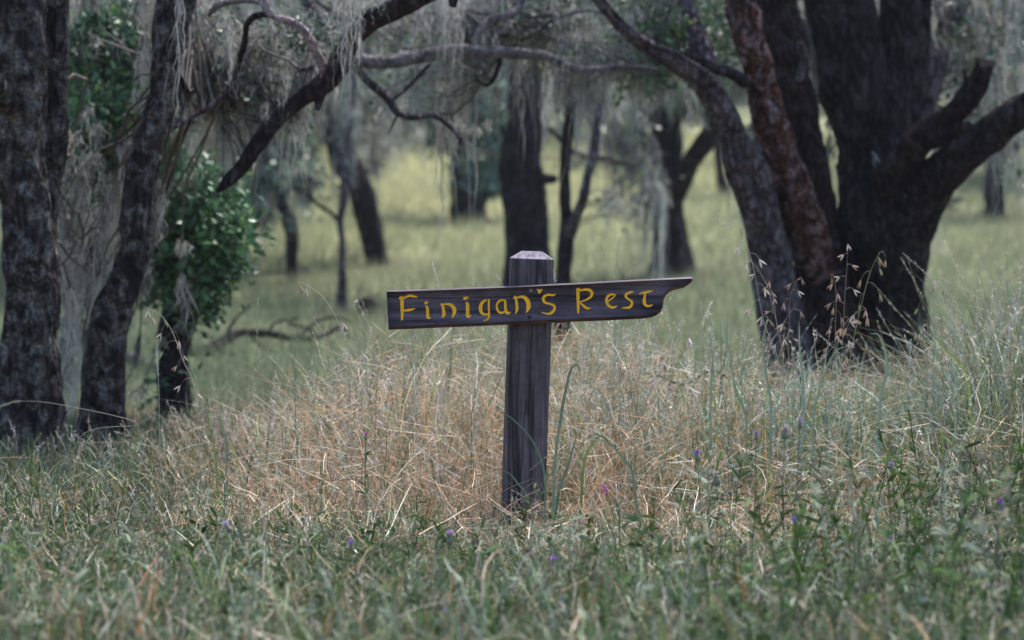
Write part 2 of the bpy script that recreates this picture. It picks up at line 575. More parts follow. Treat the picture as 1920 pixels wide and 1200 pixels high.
def crown_parts(root, nodes, blobs, seed, leaf_size=.035, leaf_col=(.06, .10, .06), dark=None):
    """twigs, leaves and hanging lichen spread through the crown's volumes.
    blobs: (px, py, d, rx_px, ry_px, n_twigs, n_leaves, n_lichen, lichen_len)"""
    g = np.random.default_rng(seed)
    tw, lf, li = [], [], []
    lc = np.array(leaf_col)
    for (px, py, d, rx, ry, nt_, nl, nli, ll) in blobs:
        nli = int(nli * (1.0 if d < 15 else .55))
        if nl < 1500: nl = int(nl * 1.7)
        nt_ = int(nt_ * (1.9 if d < 15 else 1.8))
        c = P(px, py, d)
        rad = np.array([px2m(rx, d), px2m((rx + ry) * .45, d), px2m(ry, d)])
        # main twigs from the nearest limbs into the volume
        dist = np.linalg.norm((nodes - c) / rad, axis=1)
        near = np.argsort(dist)[:max(8, len(nodes) // 6)]
        st = nodes[g.choice(near, nt_)]
        u = unit(g.normal(0, 1, (nt_, 3))) * g.uniform(.2, 1, (nt_, 1)) ** .5
        en = c + u * rad
        S = 9
        t = np.linspace(0, 1, S)[None, :, None]
        C = st[:, None] * (1 - t) + en[:, None] * t
        L = np.linalg.norm(en - st, axis=1)
        C = C + np.cumsum(g.normal(0, .055, (nt_, S, 3)), 1) * L[:, None, None] * t * (1.25 - t)
        C[:, :, 2] += (np.sin(np.pi * t[..., 0]) * L[:, None] * g.uniform(-.1, .25, (nt_, 1)))
        r0 = np.clip(L * .008, .0035, .0075 * max(1, d / 14)) * g.uniform(.6, 1.3, nt_)
        tw.append(tubes3(C, r0[:, None] * np.linspace(1, .35, S)[None], np.repeat(np.array([[.10, .09, .085]]), nt_, 0) * g.uniform(.5, 1.8, (nt_, 1))))
        # side twigs
        ns = nt_ * 5
        k = g.integers(0, nt_, ns); q = g.integers(3, S, ns)
        sst = C[k, q]
        sd_ = unit(g.normal(0, 1, (ns, 3)) + (C[k, q] - C[k, q - 1]) / np.maximum(L[k, None] / S, .01) * .7)
        sl = rad.mean() * g.uniform(.15, .55, ns)
        SC = grow(sst, sd_, sl, 6, .38, .06, g)
        tw.append(tubes3(SC, (r0[k] * .45)[:, None] * np.linspace(1, .3, 6)[None], np.repeat(np.array([[.14, .135, .12]]), ns, 0) * g.uniform(.5, 1.8, (ns, 1))))
        n3 = ns * 3
        k3 = g.integers(0, ns, n3); q3 = g.integers(1, 6, n3)
        TC = grow(SC[k3, q3], g.normal(0, 1, (n3, 3)), sl[k3] * g.uniform(.15, .5, n3), 4, .4, .1, g)
        tw.append(tubes3(TC, np.full((n3, 4), 1.0) * (r0[k[k3]] * .22)[:, None].clip(.0012), np.repeat(np.array([[.20, .20, .17]]), n3, 0) * g.uniform(.5, 1.6, (n3, 1))))
        allp = np.concatenate([SC.reshape(-1, 3), TC.reshape(-1, 3)])
        if nl:
            # leaves gathered in clumps so that gaps stay between them
            ncl = max(6, nl // 34)
            cl = allp[g.integers(0, len(allp), ncl)]
            kk = g.integers(0, ncl, nl)
            cr = rad.mean() * .11 + leaf_size * 1.2
            pos = cl[kk] + g.normal(0, 1, (nl, 3)) * cr * np.array([1, 1, .7])
            tone = g.uniform(.45, 1.6, (ncl, 1))[kk] * g.uniform(.6, 1.5, (nl, 1))
            cc = lc * tone
            yel = g.random(nl) < .06
            cc[yel] = cc[yel] * np.array([1.9, 1.6, .7])
            lf.append(leaves(pos, leaf_size * g.uniform(.4, 1.5, nl), cc.clip(0, 1), g))
        if nli:
            # short tufts clothe the twigs ...
            nf = int(nli * 1.9)
            pos = allp[g.integers(0, len(allp), nf)]
            li.append(lichen_strands(pos, ll * g.uniform(.05, .28, nf), px2m(1.1, d) * g.uniform(.3, 1.4, nf),
                                     (LICH_COL * g.uniform(.5, 1.2, (nf, 1))).clip(0, 1), g, S=5, wav=px2m(3.2, d)))
            # ... and long beards hang from them in bunches
            nb = max(4, nli // 12)
            b0 = allp[g.integers(0, len(allp), nb)]
            kb = g.integers(0, nb, nli)
            pos = b0[kb] + g.normal(0, px2m(4.0, d), (nli, 3))
            ln = ll * (g.exponential(.42, nb)[kb] + .15) * g.uniform(.3, 1.15, nli)
            w = px2m(.95, d) * g.uniform(.3, 1.4, nli)
            tone = g.uniform(.5, 1.25, (nb, 1))[kb] * g.uniform(.8, 1.2, (nli, 1))
            li.append(lichen_strands(pos, ln, w, (LICH_COL * tone).clip(0, 1), g, S=8, wav=px2m(2.5, d)))
    if tw: build('twigs', tw, TWIG, root, kind='stuff')
    if lf: build('foliage', lf, LEAF, root, smooth=False, kind='stuff')
    if li: build('hanging_lichen', li, LICHEN, root, smooth=False, kind='stuff')


def tree(name, label, cat, stems, blobs=(), seed=1, group='oaks of the wood', curtains=(), **kw):
    """stems: list of (part name, material, spec[, flute])"""
    b = stems[0][2][0]
    base = P(b[0], b[1], b[2])
    root = thing(name, base, label, cat, group)
    nodes = []
    for i, st in enumerate(stems):
        spec = [tuple(s) for s in st[2]]
        if st[0] == 'trunk':                                  # go into the ground
            s0 = spec[0]
            g_ = P(s0[0], s0[1], s0[2])
            gz = float(ground(g_[0], g_[1]))
            py0 = s0[1] + max(6, (g_[2] - gz + .12) * FPX / s0[2])
            s1 = spec[1]
            spec = [(s0[0] - (s1[0] - s0[0]) * .12, py0, s0[2], s0[3] * 1.18)] + spec
        ch, C = limb_mesh(spec, seed * 17 + i, flute=st[3] if len(st) > 3 else 0.0, rough=1.7 if st[0] == 'peeling_limb' else 1.0)
        build(st[0], ch, st[1], root)
        if st[0] == 'trunk':
            C = C[len(C) // 2:]
        nodes.append(C)
    nodes = np.vstack(nodes)
    if blobs:
        crown_parts(root, nodes, blobs, seed + 100, **kw)
    for j, (px, y0, y1, wpx, d, n) in enumerate(curtains):     # one thick hanging lichen curtain each
        g = np.random.default_rng(seed * 31 + j)
        n = int(n * .42)
        pos = P(g.normal(px, wpx * .42, n), g.uniform(y0, y0 + 14, n), d + g.normal(0, .05, n))
        ln = px2m(y1 - y0, d) * g.uniform(.12, 1.0, n) ** 1.3
        li = lichen_strands(pos, ln, px2m(.9, d) * g.uniform(.3, 1.3, n), (LICH_COL * g.uniform(.45, 1.05, (n, 1))), g, S=14, wav=px2m(1.9, d))
        o = build('lichen_strand', [li], LICHEN, root, smooth=False)
    return root


UP = -420      # how far above the frame stems are carried on (photo pixels)

# the big dark oak with many stems on the right
tree('oak_tree', 'massive dark oak dividing into many stems behind the tall oats, right of the signpost', 'tree', [
    ('trunk', BARK_DARK, [(1632, 735, 12.4, 196), (1636, 640, 12.4, 176), (1634, 540, 12.4, 160), (1632, 430, 12.4, 172), (1628, 320, 12.4, 172),
                          (1630, 230, 12.4, 176), (1634, 170, 12.4, 150), (1638, 120, 12.45, 90), (1640, 95, 12.45, 40)], .10),
    ('limb', BARK_DARK, [(1622, 360, 12.4, 40), (1610, 270, 12.4, 96), (1596, 175, 12.4, 112), (1585, 90, 12.4, 104), (1572, 0, 12.4, 100), (1560, -120, 12.5, 92), (1530, UP, 12.8, 70)]),
    ('limb', BARK_DARK, [(1640, 360, 12.45, 40), (1654, 270, 12.45, 96), (1674, 170, 12.5, 110), (1690, 80, 12.5, 102), (1700, 0, 12.5, 98), (1720, -140, 12.6, 86), (1760, UP, 12.8, 60)]),
    ('limb', BARK_DARK, [(1668, 520, 12.3, 90), (1706, 420, 12.2, 96), (1745, 345, 12.0, 84), (1800, 296, 11.8, 76), (1860, 256, 11.6, 70), (1925, 205, 11.4, 66), (2020, 120, 11.2, 58), (2160, 10, 11, 44)]),
    ('limb', BARK_RUST, [(1655, 350, 12.1, 60), (1700, 300, 11.9, 58), (1738, 252, 11.8, 50), (1790, 212, 11.7, 42), (1825, 168, 11.6, 38), (1852, 120, 11.5, 26)]),
    ('broken_stub', BARK_RUST, [(1745, 262, 11.75, 30), (1785, 250, 11.7, 24), (1816, 238, 11.6, 14)]),
    ('limb', BARK_GREY, [(1700, 330, 12.8, 44), (1722, 230, 12.9, 48), (1748, 140, 13.0, 44), (1778, 70, 13.1, 34), (1808, 0, 13.2, 26), (1850, -150, 13.3, 20)]),
    ('limb', BARK_GREY, [(1735, 190, 12.9, 30), (1752, 100, 13.0, 34), (1757, 0, 13.2, 32), (1760, -150, 13.3, 26)]),
    ('peeling_limb', BARK_RED, [(1548, 560, 12.35, 50), (1522, 490, 12.05, 84), (1498, 410, 11.9, 92), (1480, 330, 11.8, 82), (1452, 230, 11.7, 74), (1426, 140, 11.65, 60), (1404, 60, 11.6, 56), (1388, -10, 11.6, 56), (1370, -140, 11.6, 46)]),
    ('limb', BARK_RUST, [(1560, 720, 12.15, 124), (1550, 620, 12.15, 112), (1534, 520, 12.2, 96), (1536, 430, 12.25, 66), (1528, 320, 12.2, 54), (1508, 220, 12.2, 52), (1482, 130, 12.2, 54), (1458, 50, 12.2, 56), (1444, -60, 12.2, 50), (1430, -220, 12.2, 40)]),
    ('branch', BARK_DARK, [(1790, 205, 11.7, 20), (1800, 180, 11.65, 14), (1812, 150, 11.6, 9), (1806, 128, 11.6, 5)]),
    ('branch', BARK_DARK, [(1820, 280, 11.7, 22), (1836, 250, 11.6, 13), (1858, 238, 11.6, 8), (1872, 214, 11.6, 4)]),
    ('branch', BARK_RUST, [(1720, 290, 11.7, 30), (1700, 270, 11.6, 20), (1690, 250, 11.6, 9)]),
    ('branch', BARK_GREY, [(1498, 150, 11.9, 16), (1508, 110, 11.85, 14), (1500, 80, 11.8, 8)]),
    ('broken_stub', BARK_PINK, [(1560, 190, 12.9, 40), (1540, 120, 12.9, 40), (1518, 60, 12.9, 32), (1492, 30, 12.9, 20)]),
], blobs=[
    (1480, 60, 13.4, 90, 80, 10, 500, 160, .22), (1840, 80, 13.2, 110, 110, 20, 300, 420, .5), (1890, 200, 13.5, 60, 120, 12, 160, 260, .6),
    (1560, 330, 13.2, 30, 60, 4, 0, 60, .3),
    (1500, -330, 12.6, 420, 200, 20, 1500, 100, .3), (1900, -330, 12.6, 380, 200, 20, 1500, 100, .3),
], seed=3, leaf_size=.045, leaf_col=(.07, .115, .07),
    curtains=[(1700, 300, 420, 14, 12.0, 30), (1640, 280, 330, 10, 12.1, 16), (1906, -20, 170, 14, 12.0, 34), (1878, -20, 130, 12, 12.2, 26)])

tree('oak_tree', 'blue grey leaning oak rising up and to the left close against the big dark oak', 'tree', [
    ('trunk', BARK_GREY, [(1492, 725, 11.9, 86), (1468, 610, 11.9, 84), (1448, 520, 11.9, 84), (1425, 420, 11.8, 86), (1398, 330, 11.7, 82), (1368, 240, 11.6, 62), (1325, 155, 11.5, 52), (1280, 112, 11.4, 46), (1225, 82, 11.3, 42), (1170, 40, 11.2, 34), (1120, -20, 11.1, 26), (1040, -110, 11, 18)]),
    ('limb', BARK_GREY, [(1352, 215, 11.7, 46), (1325, 130, 11.9, 46), (1300, 60, 12.0, 42), (1282, -10, 12.1, 40), (1262, -140, 12.1, 34), (1240, UP, 12.2, 22)]),
    ('limb', BARK_GREY, [(1462, 480, 12.1, 60), (1448, 380, 12.3, 54), (1432, 290, 12.4, 42), (1420, 200, 12.5, 36), (1405, 90, 12.6, 30), (1400, -60, 12.7, 24)]),
    ('branch', BARK_DARK, [(1400, 158, 11.5, 20), (1368, 135, 11.45, 20), (1340, 128, 11.4, 16), (1318, 112, 11.4, 14), (1288, 100, 11.35, 9)]),
], blobs=[
    (1180, 60, 12.2, 120, 70, 14, 500, 260, .35), (1340, 60, 13.4, 70, 70, 10, 600, 120, .3), (1225, 150, 12.2, 70, 60, 8, 300, 100, .25),
    (1400, 260, 12.9, 25, 60, 4, 0, 110, .5), (1150, -300, 12, 300, 160, 10, 600, 60, .3),
], seed=5, leaf_size=.04, leaf_col=(.07, .125, .06), curtains=[(1440, 300, 400, 20, 12.0, 50), (1395, 240, 350, 22, 12.3, 60)])

# left pair of lichen spotted trunks
tree('oak_tree', 'thick lichen spotted oak trunk standing upright at the left edge', 'tree', [
    ('trunk', BARK_SPOT, [(50, 870, 9.3, 126), (48, 760, 9.3, 104), (43, 640, 9.3, 94), (50, 500, 9.3, 92), (47, 380, 9.3, 84), (38, 260, 9.3, 88), (42, 130, 9.3, 82), (46, 0, 9.3, 82), (40, -150, 9.4, 86), (30, UP, 9.6, 70)], .05),
    ('limb', BARK_SPOT, [(72, 520, 9.45, 56), (84, 400, 9.5, 44), (96, 300, 9.5, 42), (102, 190, 9.5, 40), (98, 90, 9.5, 42), (94, 0, 9.5, 42), (100, -150, 9.6, 36), (120, UP, 9.8, 24)]),
    ('broken_stub', BARK_SPOT, [(20, 200, 9.2, 40), (0, 160, 9.1, 34), (-30, 120, 9.0, 26)]),
], blobs=[
    (150, 60, 11.6, 70, 100, 10, 120, 400, .35), (140, 500, 11.4, 36, 130, 14, 0, 620, .4), (20, -330, 9.6, 420, 170, 14, 700, 60, .3),
], seed=9, leaf_size=.035)

tree('oak_tree', 'slender lichen spotted oak trunk leaning to the right beside the thick left edge trunk', 'tree', [
    ('trunk', BARK_SPOT, [(182, 850, 9.6, 90), (192, 760, 9.6, 74), (208, 660, 9.6, 66), (232, 540, 9.6, 64), (252, 450, 9.6, 58), (258, 380, 9.6, 60), (268, 300, 9.6, 52), (298, 200, 9.6, 42), (312, 120, 9.6, 50), (338, 20, 9.6, 48), (360, -80, 9.6, 52), (400, -220, 9.7, 44), (450, UP, 9.8, 30)], .04),
    ('branch', BARK_GREY, [(330, 238, 9.75, 8), (360, 218, 9.8, 9), (400, 195, 9.85, 8), (430, 160, 9.9, 7), (450, 120, 9.9, 6)]),
    ('branch', BARK_DARK, [(318, 120, 9.7, 16), (340, 150, 9.75, 13), (352, 172, 9.8, 8)]),
], blobs=[
    (200, 60, 11.8, 70, 80, 12, 60, 300, .4), (375, 120, 11.3, 60, 70, 12, 30, 300, .3), (370, 50, 10.6, 60, 60, 10, 100, 300, .3),
    (140, 640, 10.8, 40, 120, 10, 0, 520, .4), (230, 700, 11.2, 30, 70, 5, 0, 180, .3), (330, -330, 9.8, 300, 150, 8, 400, 40, .3),
], seed=11, leaf_size=.035, curtains=[(340, -40, 292, 7, 9.2, 26)])

# leafy young oak behind the pair
tree('young_oak', 'bushy young oak with glossy green leaves behind the leaning trunk on the left', 'tree', [
    ('trunk', BARK_DARK, [(326, 815, 11.3, 58), (324, 740, 11.3, 54), (322, 660, 11.3, 52), (330, 600, 11.3, 54), (345, 540, 11.3, 44), (350, 460, 11.3, 34), (345, 380, 11.3, 26), (330, 300, 11.4, 18), (300, 180, 11.5, 14), (270, 60, 11.5, 9)]),
    ('limb', BARK_DARK, [(340, 610, 11.3, 30), (372, 560, 11.2, 28), (390, 520, 11.1, 26), (408, 512, 11.0, 14), (422, 490, 11.0, 8)]),
    ('limb', BARK_DARK, [(386, 580, 11.3, 24), (384, 500, 11.3, 22), (378, 430, 11.3, 16), (372, 350, 11.3, 10)]),
], blobs=[
    (340, 395, 10.9, 88, 96, 34, 4600, 60, .12), (340, 525, 11.0, 60, 50, 20, 1500, 20, .10), (392, 430, 10.9, 36, 60, 12, 700, 0, .1), (280, 330, 11.2, 60, 60, 12, 1300, 20, .1), (300, 350, 11.2, 50, 50, 10, 900, 10, .1), (430, 488, 11.1, 12, 16, 4, 160, 0, .1),
    (372, 570, 11.2, 30, 30, 4, 260, 0, .1), (400, 360, 11.4, 34, 30, 5, 500, 20, .12),
    (185, 240, 10.9, 72, 110, 24, 4200, 60, .12), (180, 110, 11.0, 70, 60, 14, 1400, 60, .2), (140, 380, 12.2, 36, 60, 8, 500, 160, .2),
    (290, 770, 11.3, 16, 16, 4, 90, 0, .1), (240, 420, 12, 26, 60, 6, 300, 60, .2),
], seed=13, leaf_size=.044, leaf_col=(.060, .135, .065))

# broken limb hanging into the picture from the top
tree('fallen_limb', 'dark broken oak limb slanting down from the top, torn end above the young oak', 'broken limb', [
    ('limb', BARK_DARK, [(850, -34, 9.2, 30), (795, -4, 9.3, 34), (735, 24, 9.4, 34), (690, 44, 9.5, 36), (657, 80, 9.6, 34), (640, 118, 9.65, 38), (610, 152, 9.7, 34), (566, 180, 9.75, 27), (520, 216, 9.8, 28), (484, 262, 9.85, 31), (452, 312, 9.9, 26), (428, 336, 9.9, 24), (408, 356, 9.9, 12)]),
    ('broken_stub', BARK_RUST, [(628, 100, 9.55, 22), (618, 140, 9.5, 24), (602, 172, 9.5, 22), (596, 206, 9.5, 10)]),
    ('pink_branch', BARK_PINK, [(612, 150, 9.65, 18), (604, 118, 9.6, 17), (590, 92, 9.55, 17), (574, 60, 9.5, 17), (552, 42, 9.5, 15), (528, 36, 9.45, 17), (508, 28, 9.4, 14), (494, 2, 9.4, 22), (488, -40, 9.4, 20)]),
    ('branch', BARK_PALE, [(500, 6, 9.4, 12), (460, 2, 9.5, 12), (425, 6, 9.5, 12), (405, 14, 9.5, 13), (392, 30, 9.55, 8)]),
    ('branch', BARK_DARK, [(508, 26, 9.4, 12), (478, 30, 9.5, 12), (462, 48, 9.6, 12), (458, 84, 9.7, 12), (446, 120, 9.8, 11), (438, 165, 9.85, 9), (434, 200, 9.9, 6)]),
    ('branch', BARK_GREY, [(585, 128, 9.7, 10), (566, 130, 9.75, 10), (556, 126, 9.8, 7)]),
    ('branch', BARK_DARK, [(848, -30, 9.2, 24), (850, 2, 9.2, 18), (848, 14, 9.2, 12)]),
], blobs=[
    (440, 90, 10.2, 100, 80, 16, 220, 520, .4), (510, 170, 10.1, 110, 60, 16, 120, 420, .3), (600, 60, 10.3, 70, 60, 12, 220, 300, .25), (410, 190, 10.2, 56, 50, 10, 120, 260, .25),
], seed=17, leaf_size=.03, curtains=[(652, -30, 235, 30, 9.3, 150), (540, 130, 250, 20, 9.8, 50), (432, 60, 210, 14, 9.7, 90), (500, 190, 270, 16, 9.8, 40), (716, -20, 70, 30, 9.4, 60)])

tree('oak_branch', 'long pale horizontal oak branch with crooked twigs reaching across above the signpost', 'branch', [
    ('limb', BARK_PALE, [(640, 96, 11.2, 22), (672, 112, 11.2, 23), (720, 116, 11.25, 22), (765, 108, 11.3, 22), (810, 100, 11.35, 22), (850, 92, 11.4, 22), (900, 94, 11.4, 20), (940, 96, 11.5, 18), (985, 99, 11.5, 17), (1030, 106, 11.6, 14), (1075, 128, 11.6, 13), (1120, 130, 11.7, 9), (1175, 126, 11.7, 8), (1232, 130, 11.8, 5)]),
    ('branch', BARK_PALE, [(890, 92, 11.4, 15), (902, 58, 11.45, 14), (922, 36, 11.5, 14), (950, 30, 11.5, 15), (975, 12, 11.6, 11), (985, -30, 11.6, 9)]),
    ('branch', BARK_GREY, [(665, 118, 11.2, 12), (682, 146, 11.2, 13), (712, 172, 11.25, 13), (730, 190, 11.3, 13), (745, 214, 11.3, 12), (775, 223, 11.3, 10), (806, 216, 11.35, 9), (835, 232, 11.4, 7), (862, 262, 11.4, 6), (872, 300, 11.4, 4)]),
    ('branch', BARK_DARK, [(734, 190, 11.3, 8), (762, 166, 11.35, 8), (784, 142, 11.4, 8), (806, 120, 11.4, 7)]),
    ('branch', BARK_DARK, [(940, 100, 11.6, 8), (930, 140, 11.7, 8), (912, 160, 11.75, 7), (892, 148, 11.8, 4)]),
    ('branch', BARK_DARK, [(745, 214, 11.3, 5), (736, 235, 11.3, 5), (727, 252, 11.3, 3)]),
    ('branch', BARK_PALE, [(880, 62, 11.9, 5), (960, 62, 11.9, 7), (1020, 44, 11.9, 7), (1075, 24, 11.9, 8), (1125, 22, 11.9, 7), (1170, 60, 11.9, 4)]),
    ('limb', BARK_GREY, [(650, 100, 11.2, 24), (610, 60, 11.4, 26), (560, -30, 11.6, 30), (520, -160, 11.8, 34)]),
], blobs=[
    (740, 60, 12.2, 100, 60, 14, 260, 420, .35), (880, 40, 12.2, 80, 60, 12, 200, 340, .4), (760, 190, 12.2, 70, 60, 8, 20, 220, .35), (1050, 60, 12.2, 100, 60, 14, 300, 380, .4),
    (1110, 140, 12.0, 80, 40, 8, 120, 240, .35), (860, 200, 12.2, 60, 60, 6, 20, 180, .35),
], seed=19, leaf_size=.03, leaf_col=(.06, .10, .05),
    curtains=[(845, -20, 190, 44, 11.3, 130), (1040, -20, 110, 14, 11.4, 40), (1052, 100, 190, 20, 11.6, 46), (790, 0, 120, 20, 11.4, 40), (925, -20, 60, 30, 11.5, 50), (1120, -10, 80, 20, 11.6, 40)])

# middle distance
tree('oak_tree', 'stout dark oak trunk standing directly behind the signpost', 'tree', [
    ('trunk', BARK_DARK, [(1000, 575, 21, 76), (1000, 480, 21, 72), (1000, 400, 21, 74), (994, 330, 21, 76), (984, 250, 21, 66), (980, 170, 21, 62), (972, 90, 21, 58), (962, 0, 21.1, 54), (950, -160, 21.2, 46), (930, UP, 21.5, 34)], .04),
    ('broken_stub', BARK_DARK, [(1018, 336, 20.9, 20), (1034, 336, 20.8, 18), (1044, 334, 20.8, 12)]),
    ('broken_stub', BARK_RUST, [(960, 270, 20.9, 14), (948, 250, 20.8, 14), (946, 232, 20.8, 9)]),
    ('limb', BARK_DARK, [(988, 170, 21, 30), (1010, 100, 21, 26), (1050, 30, 21.2, 22), (1100, -60, 21.5, 16)]),
    ('branch', BARK_DARK, [(1010, 235, 21, 10), (1040, 248, 21, 9), (1060, 272, 21, 8), (1090, 290, 21, 9), (1140, 298, 21.2, 8), (1190, 312, 21.4, 5)]),
], blobs=[
    (1000, 90, 22, 90, 60, 12, 900, 300, .6), (1080, 120, 22, 80, 70, 12, 600, 420, .7), (900, 40, 22.5, 90, 60, 12, 500, 300, .7), (1040, 220, 22.4, 40, 60, 5, 200, 80, .5), (930, 300, 24, 24, 40, 3, 120, 20, .3),
    (960, -250, 22, 300, 160, 12, 1200, 150, .5),
], seed=21, leaf_size=.06, leaf_col=(.10, .15, .11))

tree('oak_tree', 'thin forked oak with crooked side stem, just right of the trunk behind the post', 'tree', [
    ('trunk', BARK_DARK, [(1056, 662, 16.5, 34), (1058, 560, 16.5, 32), (1060, 480, 16.5, 34), (1062, 415, 16.5, 34), (1060, 340, 16.5, 24), (1064, 260, 16.5, 24), (1066, 200, 16.5, 26), (1064, 130, 16.5, 24), (1066, 40, 16.6, 20), (1070, -80, 16.7, 14)]),
    ('limb', BARK_GREY, [(1068, 440, 16.4, 20), (1084, 400, 16.3, 18), (1096, 370, 16.2, 18), (1104, 330, 16.2, 16), (1114, 290, 16.2, 18), (1120, 240, 16.2, 18), (1128, 200, 16.2, 14), (1134, 150, 16.2, 8)]),
], blobs=[
    (1070, 150, 16.6, 50, 60, 12, 60, 300, .4), (1150, 180, 16.8, 60, 50, 12, 120, 260, .4), (1190, 380, 16.6, 40, 40, 6, 10, 120, .25), (1090, 80, 17, 80, 50, 10, 300, 240, .4),
], seed=23, leaf_size=.045)

tree('oak_tree', 'low forked dark oak with curving limbs, left of the blue grey leaning oak', 'tree', [
    ('trunk', BARK_DARK, [(1266, 500, 24, 78), (1260, 470, 24, 64), (1252, 420, 24, 52), (1248, 380, 24, 52), (1250, 320, 24, 48), (1252, 250, 24, 50), (1256, 170, 24, 52), (1252, 90, 24, 46), (1246, 0, 24, 42), (1240, -160, 24, 34)]),
    ('limb', BARK_DARK, [(1240, 440, 24, 30), (1226, 390, 23.9, 26), (1216, 350, 23.8, 30), (1206, 300, 23.8, 32), (1190, 250, 23.8, 30), (1174, 200, 23.8, 26), (1160, 150, 23.8, 20), (1150, 90, 23.8, 12)]),
    ('limb', BARK_RUST, [(1258, 385, 23.9, 34), (1280, 345, 23.8, 32), (1296, 300, 23.7, 30), (1318, 268, 23.6, 34), (1334, 235, 23.5, 26), (1338, 180, 23.5, 18)]),
    ('branch', BARK_PALE, [(1196, 240, 22, 7), (1186, 216, 22, 8), (1200, 204, 22, 9), (1214, 204, 22, 7)]),
    ('branch', BARK_PALE, [(1190, 242, 22, 9), (1206, 248, 22, 9), (1222, 262, 22, 9), (1232, 300, 22, 9), (1238, 350, 22, 8), (1240, 400, 22, 5)]),
    ('branch', BARK_PALE, [(1150, 215, 22, 8), (1154, 250, 22, 8), (1168, 268, 22, 8), (1190, 286, 22, 6)]),
    ('branch', BARK_GREY, [(1250, 230, 24, 14), (1226, 226, 23.8, 16), (1200, 220, 23.6, 12)]),
], blobs=[
    (1160, 240, 22.4, 60, 80, 16, 100, 300, .6), (1170, 350, 22.4, 60, 56, 18, 20, 200, .7), (1230, 120, 23, 80, 60, 12, 700, 240, .5), (1300, 160, 23.6, 50, 60, 8, 260, 140, .5),
    (1230, 340, 22, 20, 60, 6, 0, 70, .6), (1180, 40, 24, 100, 50, 10, 700, 200, .5), (1250, -220, 24, 300, 140, 12, 1200, 100, .5),
], seed=25, leaf_size=.06, leaf_col=(.10, .15, .10))

tree('oak_tree', 'small blue green oak with twin trunk standing alone in the bright slope', 'tree', [
    ('trunk', BARK_DARK, [(880, 410, 33, 62), (878, 385, 33, 54), (868, 350, 33, 42), (860, 300, 33, 34), (857, 240, 33, 26), (860, 180, 33, 20), (862, 100, 33, 14)]),
    ('limb', BARK_DARK, [(888, 404, 33, 34), (902, 375, 33, 22), (910, 340, 33, 16), (912, 300, 33, 14), (920, 250, 33, 10)]),
    ('branch', BARK_DARK, [(860, 290, 33, 14), (840, 262, 33, 12), (812, 246, 33, 8)]),
], blobs=[
    (860, 190, 33, 70, 70, 18, 2600, 120, .5), (915, 310, 33, 44, 46, 14, 2400, 40, .3), (830, 240, 33.4, 46, 36, 10, 1000, 60, .4), (930, 220, 33, 50, 60, 12, 1400, 60, .5), (880, 100, 34, 110, 60, 12, 1400, 80, .6),
    (760, 180, 34.5, 70, 60, 10, 900, 300, .8),
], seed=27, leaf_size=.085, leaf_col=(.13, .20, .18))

tree('oak_tree', 'dark oak trunk leaning to the left in the meadow beside the grey sapling', 'tree', [
    ('trunk', BARK_DARK, [(710, 510, 26, 42), (706, 470, 26, 38), (696, 420, 26, 38), (680, 365, 26, 40), (664, 315, 26, 34), (648, 260, 26, 28), (632, 210, 26, 24), (612, 130, 26, 18), (596, 30, 26, 12)]),
    ('limb', BARK_DARK, [(668, 350, 26, 26), (650, 330, 25.8, 20), (634, 320, 25.8, 16), (622, 290, 25.7, 14), (616, 240, 25.7, 12)]),
], blobs=[
    (610, 200, 26, 60, 60, 14, 500, 240, .6), (700, 180, 27, 60, 60, 12, 500, 240, .8), (740, 250, 28, 40, 40, 8, 30, 100, .7), (640, 120, 26, 80, 60, 12, 500, 240, .7),
], seed=29, leaf_size=.07, leaf_col=(.12, .16, .13))

tree('oak_sapling', 'slim grey sapling forking low into two, left of the sign board', 'tree', [
    ('trunk', BARK_GREY, [(641, 576, 20, 21), (641, 520, 20, 16), (640, 460, 20, 14), (637, 412, 20, 14), (646, 372, 20, 13), (652, 330, 20, 13), (650, 290, 20, 12), (654, 230, 20, 11), (660, 150, 20, 9), (664, 40, 20, 7)]),
    ('limb', BARK_DARK, [(636, 416, 20, 10), (622, 400, 20, 8), (600, 386, 20, 8), (580, 368, 20, 8), (562, 354, 20, 6), (548, 352, 20, 4)]),
    ('limb', BARK_GREY, [(648, 376, 19.9, 9), (640, 330, 19.8, 8), (630, 280, 19.8, 8), (620, 220, 19.8, 6)]),
], blobs=[
    (658, 230, 20, 16, 90, 10, 0, 150, .6), (560, 330, 20.4, 40, 40, 8, 260, 160, .4), (640, 160, 20.4, 50, 70, 8, 160, 240, .6),
], seed=33, leaf_size=.05, leaf_col=(.11, .16, .12))

tree('oak_tree', 'narrow dark curving trunk rising from the meadow left of the grey sapling', 'tree', [
    ('trunk', BARK_DARK, [(548, 540, 24, 26), (546, 500, 24, 25), (544, 450, 24, 26), (534, 405, 24, 28), (522, 370, 24, 22), (516, 320, 24, 18), (510, 260, 24, 15), (500, 160, 24, 12), (496, 60, 24, 8)]),
], blobs=[
    (500, 280, 24.4, 60, 60, 14, 900, 300, .6), (470, 400, 24, 46, 46, 14, 260, 360, .4), (560, 240, 24.6, 50, 60, 12, 900, 200, .6), (480, 180, 25, 90, 70, 12, 500, 320, .8), (575, 330, 24, 30, 60, 8, 260, 200, .6),
    (560, 440, 23.6, 16, 20, 3, 70, 0, .2),
], seed=35, leaf_size=.06, leaf_col=(.12, .17, .14))

